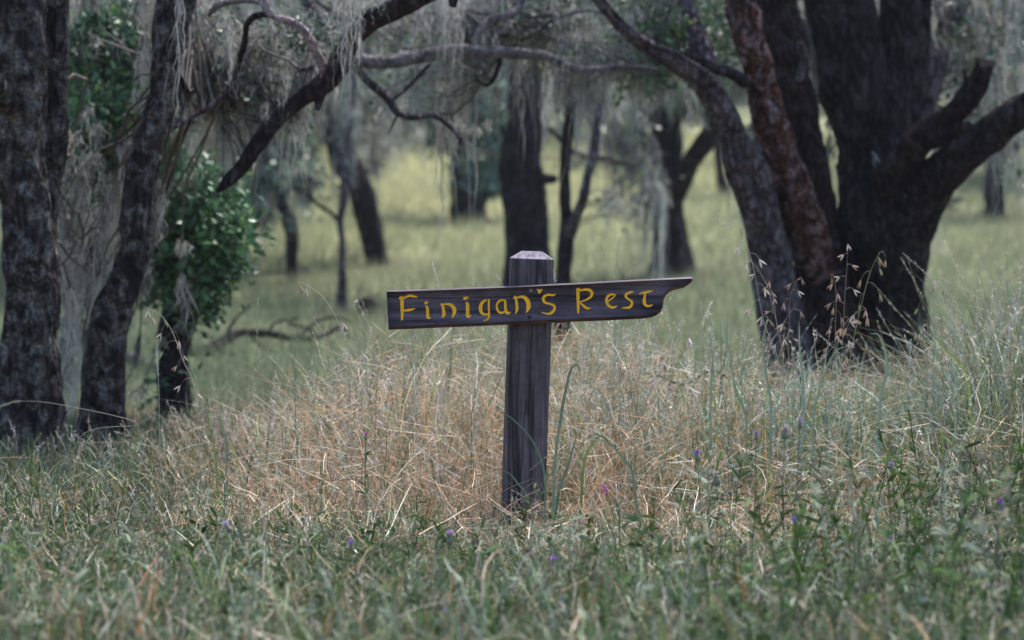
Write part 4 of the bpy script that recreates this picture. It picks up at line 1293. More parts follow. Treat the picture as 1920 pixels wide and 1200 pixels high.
def blade_batch(g, x, y, h, w, lean, bend, col, S=6, tipcol=None, kink=.006):
    n = len(x)
    z = ground(x, y) - .01
    a = g.uniform(0, 2 * np.pi, n)
    dr = np.stack([np.cos(a), np.sin(a), np.zeros(n)], -1)
    t = np.linspace(0, 1, S)[None, :, None]
    base = np.stack([x, y, z], -1)[:, None]
    up = np.array([0, 0, 1.0])
    b = bend[:, None, None]
    out = lean[:, None, None] * t + b * t ** 2.4
    zz = t * (1 - .35 * np.minimum(lean, 1)[:, None, None]) - .55 * b * t ** 3
    C = base + h[:, None, None] * (dr[:, None] * out + up * zz)
    C = C + g.normal(0, kink, (n, S, 3)) * t
    tt = t[..., 0]
    W = w[:, None] * np.where(tt < .15, .75 + tt * 1.6, 1.0) * (1 - tt ** 2.2 * .93)
    fa = a + np.pi / 2 + g.normal(0, .7, n)
    side = np.stack([np.cos(fa), np.sin(fa), np.zeros(n)], -1)
    cc = col[:, None] * (.82 + .3 * tt[..., None])
    if tipcol is not None:
        k = np.clip((C[..., 2:3] - base[..., 2:3]) / .5, 0, 1) ** 1.5
        cc = cc * (1 - k) + tipcol[:, None] * k
    return ribbons(C, W, side, cc.clip(0, 1))


def scatter(g, n, y0, y1, half=1.35, power=1.0):
    y = y0 + (y1 - y0) * g.random(n) ** power
    x = g.uniform(-1, 1, n) * (y * .212 * half)
    return x, y


def near_grass():
    g = np.random.default_rng(501)
    ch = []
    # straw: thin bent criss-crossing stems
    n = 52000
    x, y = scatter(g, n, 5.2, 10.4)
    keep = g.random(n) < straw_weight(x, y)
    x, y = x[keep], y[keep]; n = len(x)
    h = height_at(x, y) * (.36 + .74 * g.random(n) ** 1.7) * np.where(g.random(n) < .05, 1.2, 1)
    ch.append(blade_batch(g, x, y, h, g.uniform(.0005, .0014, n) * np.where(g.random(n) < .28, 2.3, 1.0), np.abs(g.normal(0, .38, n)), np.abs(g.normal(0, .32, n)), pick(g, PAL_STRAW, n), 8, np.where((g.random(n) < .6)[:, None], pick(g, PAL_TIP, n), pick(g, PAL_STRAW, n)), .011))
    # green blades
    n = 60000
    x, y = scatter(g, n, 3.9, 10.6)
    keep = g.random(n) < (1.0 - .72 * straw_weight(x, y))
    x, y = x[keep], y[keep]; n = len(x)
    h = height_at(x, y) * np.where(y < 7, .4 + .75 * g.random(n), .38 + .80 * g.random(n) ** 1.5)
    gc = np.where((g.random(n) < .45)[:, None], pick(g, PAL_GREY, n), pick(g, PAL_GREEN, n))
    tone = 1 + .28 * vnoise(np.stack([x * 1.3, y * 1.1, 0 * x], -1), 88)
    gc = gc * tone[:, None] * .76
    odd = g.random(n) < .02
    gc[odd] = pick(g, PAL_ODD, odd.sum())
    ch.append(blade_batch(g, x, y, h, g.uniform(.0009, .0026, n), np.abs(g.normal(0, .28, n)), np.abs(g.normal(0, .35, n)), gc, 7))
    # taller loose blades and grey stems in the nearest band
    n = 15000
    x, y = scatter(g, n, 3.9, 7.2)
    h = (.215 - .025 * np.clip(y - 6, 0, 1.5)) * g.uniform(.5, 1.25, n) * (1 + .25 * vnoise(np.stack([x * 2.5, y * 2.5, 0 * x], -1), 71))
    gc = np.where((g.random(n) < .5)[:, None], pick(g, PAL_GREY, n), pick(g, PAL_GREEN, n))
    st_ = g.random(n) < .16 + .14 * (px_of(x, y) < 800)
    gc[st_] = pick(g, PAL_STRAW, st_.sum()) * .75
    ch.append(blade_batch(g, x, y, h, g.uniform(.0014, .0036, n), np.abs(g.normal(0, .35, n)), np.abs(g.normal(0, .4, n)), gc, 7))
    # long arching bleached stems
    n = 420
    x, y = scatter(g, n, 6.9, 9.4)
    keep = g.random(n) < straw_weight(x, y) + .15
    x, y = x[keep], y[keep]; n = len(x)
    ch.append(blade_batch(g, x, y, height_at(x, y) * g.uniform(.8, 1.25, n), g.uniform(.0009, .0019, n), g.uniform(.1, .9, n), g.uniform(.1, 1.0, n), pick(g, PAL_STRAW[[1, 3, 5, 6]], n).clip(0, .85), 12))
    # orange brown dead leaf blades
    n = 800
    x, y = scatter(g, n, 6.2, 9.4)
    ch.append(blade_batch(g, x, y, height_at(x, y) * g.uniform(.4, .95, n), g.uniform(.0012, .003, n), g.uniform(.0, .5, n), g.uniform(.0, .9, n), pick(g, np.array([[.45, .22, .05], [.36, .15, .06], [.50, .34, .08], [.22, .26, .03]]), n), 9))
    # a few broad blades close to the lens
    n = 420
    x, y = scatter(g, n, 3.9, 5.3)
    ch.append(blade_batch(g, x, y, g.uniform(.2, .4, n), g.uniform(.0022, .0048, n), np.abs(g.normal(0, .3, n)), np.abs(g.normal(0, .4, n)), np.where((g.random(n) < .2)[:, None], pick(g, PAL_STRAW, n) * .7, pick(g, PAL_GREEN, n)), 9))
    # broader green blades among the oats on the right and round the post
    n = 2500
    px = np.concatenate([g.normal(1580, 150, 1500), g.uniform(1000, 1900, 650), g.uniform(0, 900, 350)])
    y = g.uniform(7.5, 9.2, n)
    x = (px - 960) / FPX * y
    h = height_at(x, y) * g.uniform(.5, 1.15, n)
    ch.append(blade_batch(g, x, y, h, g.uniform(.0025, .0048, n), np.abs(g.normal(0, .16, n)), np.abs(g.normal(0, .45, n)), pick(g, np.array([[.18, .27, .20], [.11, .19, .09], [.26, .36, .32], [.20, .27, .05], [.14, .24, .20]]), n), 9))
    o = build('tall_grass', ch, GRASS, None, smooth=False, kind='stuff')
    set_props(o, 'tangled straw coloured and green wild grass round the signpost', 'grass')

    # fallen mat of pale straw lying criss-cross
    ch = []
    n = 17000
    x, y = scatter(g, n, 6.3, 9.8)
    keep = g.random(n) < straw_weight(x, y)
    x, y = x[keep], y[keep]; n = len(x)
    hh = height_at(x, y) * g.uniform(.05, .8, n)
    st = np.stack([x, y, ground(x, y) + hh], -1)
    a = g.uniform(0, 2 * np.pi, n)
    d = np.stack([np.cos(a), np.sin(a), g.normal(0, .45, n)], -1)
    C = grow(st, d, g.uniform(.06, .30, n), 5, .10, .03, g)
    W = (g.uniform(.0006, .0014, n)[:, None] * np.array([1, 1, .9, .8, .3])[None])
    ch.append(ribbons(C, W, unit(g.normal(0, 1, (n, 3))), pick(g, PAL_STRAW, n).clip(0, 1)))
    o = build('dry_straw', ch, GRASS, None, smooth=False, kind='stuff')
    set_props(o, 'broken pale straw lying criss-cross in the tall grass behind the post', 'straw')

    # low leafy herbs in front: small leaves up many short stems
    ch = []
    ns = 5200
    x, y = scatter(g, ns, 3.9, 7.6)
    keep = g.random(ns) < np.clip(1.1 - straw_weight(x, y) * 1.1, 0, 1)
    x, y = x[keep], y[keep]; ns = len(x)
    h = (.17 - .03 * np.clip(y - 6, 0, 1.5)) * g.uniform(.4, 1.2, ns)
    st = np.stack([x, y, ground(x, y) - .01], -1)
    C = grow(st, np.stack([g.normal(0, .3, ns), g.normal(0, .3, ns), np.ones(ns)], -1), h, 6, .14, -.02, g)
    gc = (pick(g, PAL_GREY, ns) * .85).clip(0, 1)
    ch.append(tubes3(C, np.full((ns, 6), .0009), gc))
    m = ns * 7
    k = g.integers(0, ns, m); q = g.integers(1, 6, m)
    ch.append(leaves(C[k, q] + g.normal(0, .004, (m, 3)), g.uniform(.010, .028, m), (gc[k] * g.uniform(.7, 1.4, (m, 1))).clip(0, 1), g, -.3))
    o = build('low_herbs', ch, HERB, None, smooth=False, kind='stuff')
    set_props(o, 'soft grey green leafy herbs filling the nearest ground', 'herbs')

    # taller leafy weeds, thickest at the right
    ch = []
    ns = 950
    x, y = scatter(g, ns, 4.6, 7.1)
    px = px_of(x, y)
    keep = g.random(ns) < np.clip(.30 + (px - 1150) / 900, .25, 1) * np.clip(1.15 - straw_weight(x, y), 0, 1)
    x, y = x[keep], y[keep]; ns = len(x)
    hs = np.interp(px_of(x, y), [0, 1100, 1400, 1900], [.22, .22, .34, .40])
    h = hs * g.uniform(.6, 1.15, ns)
    st = np.stack([x, y, ground(x, y) - .01], -1)
    C = grow(st, np.stack([g.normal(0, .16, ns), g.normal(0, .16, ns), np.ones(ns)], -1), h, 10, .10, -.05, g)
    gc = (pick(g, PAL_GREY, ns) * 1.1).clip(0, 1)
    ch.append(tubes3(C, np.full((ns, 10), .0016), gc))
    m = ns * 22
    k = g.integers(0, ns, m); q = g.integers(2, 10, m)
    dv = unit(g.normal(0, 1, (m, 3)) * np.array([1, 1, .4]) + np.array([0, 0, .75]))
    L = g.uniform(.018, .055, m)
    CC = C[k, q][:, None] + dv[:, None] * L[:, None, None] * np.array([0, .35, .7, 1])[None, :, None]
    CC[:, 3, 2] -= L * .18
    ch.append(ribbons(CC, (L * .07)[:, None] * np.array([.6, 1.2, .9, .1])[None], unit(np.cross(dv, g.normal(0, 1, (m, 3)))), (gc[k] * g.uniform(.7, 1.45, (m, 1))).clip(0, 1)))
    o = build('leafy_weeds', ch, HERB, None, smooth=False, kind='stuff')
    set_props(o, 'taller grey green leafy weeds in front of the dry grass, thickest at the right', 'weeds')

    # seed heads of the common grasses: many small pale spikes
    ch = []
    n = 6400
    x, y = scatter(g, n, 4.6, 10.0)
    px = px_of(x, y)
    keep = g.random(n) < np.clip(np.where(y < 6.8, .22, .35) + .65 * straw_weight(x, y) + (px > 1780) * .6, 0, 1)
    x, y = x[keep], y[keep]; n = len(x)
    h = height_at(x, y) * g.uniform(.6, 1.18, n)
    st = np.stack([x, y, ground(x, y)], -1)
    C = grow(st, np.stack([g.normal(0, .33, n), g.normal(0, .3, n), np.ones(n)], -1), h, 9, .10, .07, g)
    pal = np.array([[.58, .50, .38], [.48, .46, .34], [.62, .55, .50], [.44, .36, .26], [.40, .42, .30]])
    cc = pick(g, pal, n).clip(0, 1)
    ch.append(tubes3(C, np.full((n, 9), .0007), cc * .8))
    m = 15
    t = g.random((n, m))
    idx = 6 + t * 1.99
    i0 = idx.astype(int); f = (idx - i0)[..., None]
    kk = np.arange(n)[:, None]
    pos = C[kk, i0] * (1 - f) + C[kk, i0 + 1] * f
    d = unit(C[:, -1] - C[:, -3])[:, None] + g.normal(0, .45, (n, m, 3))
    pos = pos.reshape(-1, 3); d = unit(d.reshape(-1, 3))
    L = g.uniform(.006, .016, n * m)
    t3 = np.array([0, .4, 1])[None, :, None]
    CC = pos[:, None] + d[:, None] * L[:, None, None] * t3
    ch.append(ribbons(CC, np.array([.0004, .0014, .0001])[None] * np.ones((n * m, 1)), unit(np.cross(d, g.normal(0, 1, d.shape))), np.repeat(cc, m, 0) * g.uniform(.8, 1.25, (n * m, 1))))
    # a second, more upright kind with longer pale panicles at the right and behind the post
    n = 270
    px = np.concatenate([g.uniform(1280, 1980, 150), g.normal(1120, 90, 70), g.uniform(380, 900, 50)])
    y = g.uniform(7.5, 8.9, n); x = (px - 960) / FPX * y
    h = height_at(x, y) * g.uniform(.65, 1.08, n)
    C = grow(np.stack([x, y, ground(x, y)], -1), np.stack([g.normal(0, .14, n), g.normal(0, .12, n), np.ones(n)], -1), h, 10, .05, .03, g)
    cc = pick(g, np.array([[.62, .60, .50], [.52, .52, .40], [.66, .58, .54]]), n).clip(0, 1)
    ch.append(tubes3(C, np.full((n, 10), .0008), cc * .7))
    m = 15
    t = g.random((n, m)); idx = 6.5 + t * 2.49; i0 = idx.astype(int); f = (idx - i0)[..., None]; kk = np.arange(n)[:, None]
    pos = (C[kk, i0] * (1 - f) + C[kk, i0 + 1] * f).reshape(-1, 3)
    d = unit(np.repeat(unit(C[:, -1] - C[:, -3]), m, 0) * .8 + g.normal(0, .5, (n * m, 3)) + np.array([0, 0, -.25]))
    L = g.uniform(.008, .02, n * m)
    CC = pos[:, None] + d[:, None] * L[:, None, None] * np.array([0, .45, 1])[None, :, None]
    ch.append(ribbons(CC, np.array([.0004, .0017, .0001])[None] * np.ones((n * m, 1)), unit(np.cross(d, g.normal(0, 1, d.shape))), (np.repeat(cc, m, 0) * g.uniform(.8, 1.3, (n * m, 1))).clip(0, 1)))
    o = build('grass_seed_heads', ch, GRASS, None, smooth=False, kind='stuff')
    set_props(o, 'many small pale seed heads nodding over the dry grass', 'seed heads')


near_grass()


def meadow_grass():
    g = np.random.default_rng(601)
    n = 170000
    y = 10.2 + 52 * g.random(n) ** 1.7
    x = g.uniform(-1, 1, n) * (y * .212 * 1.3)
    keep = g.random(n) > near_trunk(x, y) * .85
    x, y = x[keep], y[keep]; n = len(x)
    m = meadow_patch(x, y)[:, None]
    c = (np.array([.088, .118, .078]) * (1 - m) + np.array([.44, .44, .25]) * m) * g.uniform(.85, 1.18, (n, 1))  # pale upper blades: dry grass with sunlight painted in
    h = np.clip(.10 + .0045 * y, .1, .32) * g.uniform(.5, 1.2, n)
    w = np.clip(.0014 * (y / 10) ** 1.2, .0014, .012) * g.uniform(.6, 1.4, n)
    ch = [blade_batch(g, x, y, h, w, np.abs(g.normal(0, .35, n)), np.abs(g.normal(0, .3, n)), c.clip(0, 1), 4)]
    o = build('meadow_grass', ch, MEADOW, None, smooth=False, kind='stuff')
    set_props(o, 'short fresh green grass of the meadow rising under the oaks', 'grass')


meadow_grass()

# ------------------------------------------------------------------ single plants that stand out
glume = None


def spikelet_mesh(seed, open_=.35, col=(.62, .52, .44)):
    g = np.random.default_rng(seed)
    ch = []
    L = .022
    for s in (-1, 1):
        t = np.linspace(0, 1, 6)
        C = np.stack([s * open_ * L * t * .9, np.zeros(6), -L * t], -1)[None]
        W = (.0022 * np.sin(np.pi * np.clip(t * .92 + .05, 0, 1)))[None]
        for sd in (np.array([[.9, .45, s * .4]]), np.array([[.2, 1, 0.]])):
            ch.append(ribbons(C, W, unit(sd), np.array([col]) * g.uniform(.8, 1.25)))
    C = np.stack([np.array([0, .001, .003]), np.array([0, .001, -.012]), np.array([-.005, .001, -.026])])
    ch.append(tubes3(C[:, None].transpose(1, 0, 2), np.array([[.0003, .0007, .0002]]), np.array([[.22, .13, .06]])))
    o = build('tmp', ch, GRASS, None, smooth=True)
    me = o.data
    bpy.data.objects.remove(o)
    me.name = 'spikelet'
    return me


SPK = [spikelet_mesh(1, .38, (.68, .60, .56)), spikelet_mesh(2, .16, (.50, .40, .26)), spikelet_mesh(3, .30, (.58, .42, .36)), spikelet_mesh(4, .12, (.36, .38, .22))]


def oat(px0, pts, d, label, nsp=9, kinds_=(0, 1, 2), col=(.40, .40, .26), seed=0, size=1.0, droopy=.5, span=.42):
    """a wild oat: a stem rooted in the ground whose head hangs with spikelets on fine stalks"""
    g = np.random.default_rng(900 + seed)
    x = (px0 - 960) / FPX * d
    base = np.array([x, d, float(ground(x, d)) - .01])
    p = [base] + [P(a, b, d + g.normal(0, .02)) for a, b in pts]
    root = thing('wild_oat', base, label, 'wild oat', 'wild oats standing above the grass')
    C = catmull(np.array(p), 10)
    n = len(C)
    rr = np.linspace(.0014, .0006, n)
    build('stem', [tubes3(C[None], rr[None], np.array([col]))], GRASS, root)
    s = np.concatenate([[0], np.cumsum(np.linalg.norm(np.diff(C, axis=0), axis=1))])
    stalks = []
    spots = []
    for k in range(nsp):
        f = 1 - span * (k / max(1, nsp - 1)) ** 1.1
        at_ = np.array([np.interp(f * s[-1], s, C[:, j]) for j in range(3)])
        side = (-1) ** k * g.uniform(.3, 1) if k else .1
        L = g.uniform(.018, .042) * size * (1.25 if k > 2 else .6)
        t = np.linspace(0, 1, 6)[:, None]
        dv = np.array([side * L, g.normal(0, .4) * L, 0])
        cc = at_ + dv * t + np.array([0, 0, 1]) * L * (g.uniform(.3, .7) * t - (1.1 * droopy + .35) * t ** 2.2)
        stalks.append(cc)
        spots.append((cc[-1], side))
    build('stalks', [tubes3(np.array(stalks), np.full((nsp, 6), .00045), np.repeat([col], nsp, 0))], GRASS, root, kind='stuff')
    bl = abs_loc(root)
    for k, (q, side) in enumerate(spots):
        o = bpy.data.objects.new('spikelet', SPK[kinds_[k % len(kinds_)]])
        COL.objects.link(o); o.parent = root
        o.location = tuple(q - bl)
        tilt = g.normal(side * .35, .3) + (1 - droopy) * side * .8
        o.rotation_euler = (g.normal(0, .2), -tilt, g.uniform(-.8, .8))
        sz = size * g.uniform(1.0, 1.4)
        o.scale = (sz, sz, sz)
    return root


oat(1500, [(1470, 720), (1432, 600), (1412, 500), (1392, 440), (1368, 410), (1346, 400)], 7.9, 'tall pale oat arching left in front of the blue grey leaning oak', 10, (0, 0, 3), (.50, .48, .40), 1)
oat(1462, [(1470, 700), (1445, 560), (1430, 520), (1410, 492), (1398, 490)], 7.9, 'oat with a few open white husks at the left edge of the grey leaning trunk', 6, (0, 0, 2), (.46, .38, .28), 2)
oat(1590, [(1578, 740), (1580, 640), (1584, 560), (1588, 500), (1589, 458)], 8.0, 'straight upright oat with bright white open husks against the dark trunk', 12, (0, 0, 2), (.42, .36, .26), 3, 1.0, .25, .55)
oat(1560, [(1585, 740), (1600, 640), (1618, 560), (1634, 505), (1652, 472), (1660, 480)], 7.9, 'bent oat drooping to the right with long hanging husks before the dark trunk', 12, (1, 1, 3), (.42, .42, .26), 4, 1.15, .8, .5)
oat(1530, [(1560, 720), (1572, 640), (1590, 600), (1610, 585), (1622, 578)], 7.9, 'low oat with a cluster of striped pinkish husks crossing the bent one', 7, (2, 0, 1), (.40, .34, .22), 5, 1.05, .6, .25)
oat(1475, [(1478, 700), (1480, 620), (1482, 560), (1492, 530), (1502, 520)], 8.0, 'reddish oat with pink husks between the leaning trunk and the dark trunk', 11, (2, 2, 0), (.40, .26, .16), 6, 1.0, .3, .5)
oat(1560, [(1568, 720), (1566, 640), (1568, 560), (1564, 520), (1558, 515)], 8.05, 'dense brown oat head hanging at the centre of the dark trunk', 14, (1, 2, 2), (.40, .32, .20), 7, 1.0, .8, .6)
oat(1460, [(1468, 690), (1458, 620), (1452, 570), (1446, 545), (1442, 528)], 7.95, 'slim reddish oat leaning left on the grey trunk', 9, (2, 1, 0), (.44, .28, .18), 8, .9, .3, .5)
oat(1735, [(1738, 680), (1740, 600), (1744, 545), (1756, 520), (1766, 530)], 8.2, 'pale green oat nodding right in the meadow gap right of the dark trunk', 7, (3, 0, 1), (.34, .38, .24), 9, .95, .9, .3)
oat(1770, [(1768, 700), (1764, 640), (1780, 610), (1800, 604)], 8.1, 'short oat with open husks right of the nodding pale green oat', 6, (0, 2, 1), (.40, .36, .24), 10, .95, .5, .3)
oat(1350, [(1340, 740), (1330, 660), (1322, 600), (1318, 575)], 7.9, 'thin oat rising in the open meadow gap right of the board tip', 5, (3, 1, 0), (.40, .42, .32), 11, .8, .6, .4)
oat(1300, [(1290, 760), (1270, 690), (1262, 650), (1275, 625), (1290, 628)], 7.6, 'low oat with dark and white husks below the arrow tip of the board', 10, (0, 3, 1), (.38, .36, .24), 12, 1.05, .6, .5)
oat(1240, [(1236, 760), (1235, 700), (1250, 660), (1262, 650)], 7.7, 'short oat with spread husks just left of the low dark and white one', 9, (0, 1, 1), (.44, .38, .26), 13, .95, .5, .5)
oat(380, [(366, 740), (345, 680), (322, 620), (300, 590), (276, 578)], 7.8, 'grey oat arching left in front of the young oak trunk', 12, (0, 2, 3), (.42, .38, .32), 14, 1.05, .6, .5)
oat(660, [(655, 680), (636, 610), (612, 565), (585, 540), (560, 528)], 7.8, 'arching oat with a pink tip in front of the meadow left of the board', 10, (2, 0, 3), (.42, .40, .32), 15, .95, .7, .5)
oat(700, [(706, 740), (716, 660), (722, 610), (724, 585)], 7.6, 'straight golden oat stalk touching the left end of the board', 3, (2, 1, 2), (.42, .25, .08), 16, .8, .6, .2)
oat(740, [(748, 720), (762, 660), (780, 620)], 7.7, 'straw oat leaning right under the left half of the board', 8, (0, 2, 1), (.50, .42, .30), 17, .95, .5, .5)
oat(700, [(690, 730), (686, 690), (680, 660)], 7.7, 'pale oat head low left of the board end', 9, (0, 0, 2), (.50, .42, .32), 18, 1.0, .5, .5)


def spike(px0, pts, d, label, seed, col=(.55, .55, .46), head=.30, name='grass_spike', w=.0022, dense=2.2):
    g = np.random.default_rng(1300 + seed)
    x = (px0 - 960) / FPX * d
    base = np.array([x, d, float(ground(x, d)) - .01])
    C = catmull(np.array([base] + [P(a, b, d) for a, b in pts]), 10)
    root = thing(name, base, label, 'grass stem', 'seeding grass stems standing above the rest')
    n = len(C)
    build('stem', [tubes3(C[None], np.linspace(.0013, .0006, n)[None], np.array([np.array(col) * .75]))], GRASS, root)
    s = np.concatenate([[0], np.cumsum(np.linalg.norm(np.diff(C, axis=0), axis=1))])
    Lh = px2m(np.linalg.norm(np.array(pts[-1]) - np.array(pts[-2])), d) * (1 + head)
    m = max(10, int(Lh / .0045))
    f = s[-1] - Lh * np.linspace(0, 1, m)
    at_ = np.stack([np.interp(f, s, C[:, j]) for j in range(3)], -1)
    T = unit(np.stack([np.gradient(at_[:, j]) for j in range(3)], -1)) * -1
    sgn = np.where(np.arange(m) % 2, 1, -1)[:, None]
    sd = unit(np.cross(T, [0, 1, 0]))
    d1 = unit(T + sd * sgn * .42 + g.normal(0, .12, (m, 3)))
    L = .0045 * dense * g.uniform(.8, 1.2, m)
    CC = at_[:, None] + d1[:, None] * L[:, None, None] * np.array([0, .4, 1])[None, :, None]
    ch = [ribbons(CC, np.array([.0006, w * .75, .0002])[None] * np.ones((m, 1)), unit(np.cross(d1, [0, 1, 0.1])), np.array([col]).repeat(m, 0) * g.uniform(.85, 1.2, (m, 1)))]
    ch.append(ribbons(CC, np.array([.0006, w * .6, .0002])[None] * np.ones((m, 1)), np.tile(unit(np.array([.1, 1, 0.])), (m, 1)), np.array([col]).repeat(m, 0) * g.uniform(.85, 1.2, (m, 1))))
    build('seed_spike', ch, GRASS, root, smooth=False)
    return root


spike(1325, [(1318, 720), (1314, 650), (1318, 605), (1334, 566)], 7.8, 'tall stem with a white feathery spike alone in the gap right of the board tip', 1, (.72, .72, .60), .2, w=.003)
spike(830, [(828, 640), (822, 540), (811, 496)], 7.7, 'white spike rising just over the top edge of the board near its left third', 2, (.66, .68, .58), .1)
spike(775, [(774, 640), (772, 540), (764, 512)], 7.7, 'short tan spike peeking over the top edge near the left end of the board', 3, (.50, .42, .32), .1)
spike(1150, [(1152, 640), (1156, 510), (1160, 450)], 7.9, 'pale green rye spike rising high over the board right of the post', 4, (.46, .50, .36), .0)
spike(1160, [(1165, 640), (1172, 520), (1205, 488)], 7.9, 'green spike leaning right over the board beside the high rye spike', 5, (.38, .42, .28), .1)
spike(990, [(965, 640), (940, 530), (906, 508)], 7.6, 'pale spike leaning left over the board top against the post', 6, (.56, .56, .44), .0)
spike(960, [(940, 620), (912, 540), (890, 530)], 7.65, 'faint low spike leaning left below the pale one beside the post', 7, (.46, .50, .38), .0)
spike(1190, [(1160, 700), (1175, 640), (1205, 600)], 7.5, 'white spike crossing under the right half of the board', 8, (.64, .64, .56), .1)
spike(830, [(836, 680), (850, 640), (872, 612)], 7.5, 'white spike tilted right under the left half of the board', 9, (.64, .64, .56), .1)
spike(1000, [(1000, 800), (1022, 640), (1040, 530), (1032, 500)], 7.42, 'whitish stem hugging the right side of the post head', 10, (.62, .60, .56), .0)
spike(120, [(150, 820), (260, 795), (120, 760), (40, 752), (0, 762)], 7.9, 'long bleached stem arching left across the foot of the thick left trunk', 11, (.42, .42, .34), .0)
spike(400, [(420, 740), (470, 690), (520, 640)], 7.9, 'thin green spike slanting right over the meadow right of the young oak trunk', 12, (.34, .38, .22), .3)
spike(490, [(484, 700), (482, 620), (484, 560)], 7.9, 'thin faint upright green stem in the meadow above the fallen bough', 13, (.36, .42, .26), .1)
spike(560, [(552, 700), (556, 640), (560, 610)], 7.9, 'short dark seeded stem right of the faint upright stem', 14, (.22, .26, .14), .1)
spike(300, [(298, 740), (296, 700), (294, 650)], 8.0, 'pale spike left of the young oak trunk', 15, (.54, .56, .46), .1)
spike(1700, [(1704, 720), (1706, 680), (1707, 640)], 8.0, 'thin white dotted spike at the right edge of the dark trunk', 16, (.50, .56, .50), .2)
spike(1860, [(1852, 720), (1870, 640), (1905, 590)], 8.4, 'feathery pale plume leaning right at the right edge', 17, (.60, .58, .46), .3, w=.004, dense=3)
spike(1900, [(1880, 720), (1868, 640), (1852, 585)], 8.4, 'feathery pale plume leaning left near the right edge', 18, (.58, .57, .44), .3, w=.004, dense=3)


def broad(px0, pts, d, wpx, col, label, seed):
    """one broad grass plant: culm leaf blade with a fold"""
    x = (px0 - 960) / FPX * d
    base = np.array([x, d, float(ground(x, d)) - .01])
    C = catmull(np.array([base] + [P(a, b, d) for a, b in pts]), 9)
    n = len(C)
    t = np.linspace(0, 1, n)
    W = px2m(wpx, d) * .42 * (t + .08) ** .3 * (1 - t * .985) ** .7
    root = thing('broad_grass', base, label, 'grass blade', 'broad green blades standing out of the grass')
    T = unit(np.gradient(C, axis=0))
    sd = unit(np.cross(T, [0, 1, 0.]))
    nn = np.cross(T, sd)
    c = np.array(col)
    cc = np.stack([c * (1 - .25 * q) + np.array([.22, .20, .02]) * .25 * q for q in t])
    A = ribbons((C - sd * W[:, None] * .5)[None], (W * .5)[None], unit(sd + nn * .35)[None], cc[None])
    B = ribbons((C + sd * W[:, None] * .5)[None], (W * .5)[None], unit(sd - nn * .35)[None], cc[None])
    build('blade', [A, B], GRASS, root)


BG = [
    (1036, [(1040, 880), (1052, 780), (1068, 700), (1082, 684), (1086, 700)], 7.05, 12, (.13, .21, .15), 'broad bluish blade bent over at its tip just right of the post'),
    (1030, [(1046, 930), (1066, 870), (1082, 812)], 6.95, 13, (.14, .22, .14), 'broad straight green blade right of the foot of the post'),
    (1018, [(1022, 900), (1000, 830), (960, 785), (925, 766)], 7.0, 8, (.10, .19, .13), 'narrow dark green blade crossing the post down to the right'),
    (1000, [(996, 950), (970, 905), (950, 885), (918, 878)], 6.98, 7, (.12, .20, .15), 'short green blade arching left over the lower post'),
    (1200, [(1188, 900), (1160, 850), (1120, 815), (1082, 836)], 6.9, 10, (.14, .22, .16), 'bluish blade arching left between post and purple vetch'),
    (1085, [(1092, 900), (1100, 850), (1128, 818), (1148, 845)], 6.9, 10, (.16, .26, .06), 'bright green blade beside the broad straight one'),
    (1440, [(1446, 780), (1436, 700), (1430, 640), (1440, 600)], 7.6, 11, (.16, .24, .18), 'broad upright blade at the foot of the grey leaning oak'),
    (1505, [(1506, 740), (1500, 660), (1498, 600)], 7.7, 12, (.18, .26, .22), 'pale bluish upright blade before the dark trunk, left part'),
    (1640, [(1650, 760), (1664, 690), (1650, 632), (1632, 625)], 7.7, 12, (.18, .26, .20), 'pale arching blade folded over before the dark trunk, right part'),
    (1335, [(1332, 800), (1333, 720), (1337, 662), (1326, 655)], 7.6, 9, (.16, .25, .22), 'blue green flag blade on a tall stem below the dead arching twig end'),
    (1395, [(1400, 800), (1382, 740), (1372, 690), (1368, 650)], 7.6, 9, (.15, .22, .15), 'green blade leaning left right of the dead arching twig'),
    (1530, [(1524, 800), (1540, 720), (1566, 660), (1600, 648)], 7.6, 9, (.17, .25, .19), 'green blade arching right across the dark trunk foot'),
    (410, [(404, 860), (392, 800), (388, 768), (376, 764)], 7.5, 8, (.16, .22, .08), 'yellow green blade below the young oak trunk'),
    (420, [(424, 850), (416, 800), (404, 768)], 7.5, 8, (.14, .22, .20), 'bluish curved blade right of the yellow green one under the young oak'),
    (1830, [(1815, 720), (1770, 655), (1745, 625)], 7.7, 9, (.26, .32, .05), 'yellow green blade pointing left in the gap right of the dark trunk'),
]
for i, b in enumerate(BG):
    broad(*b, i)


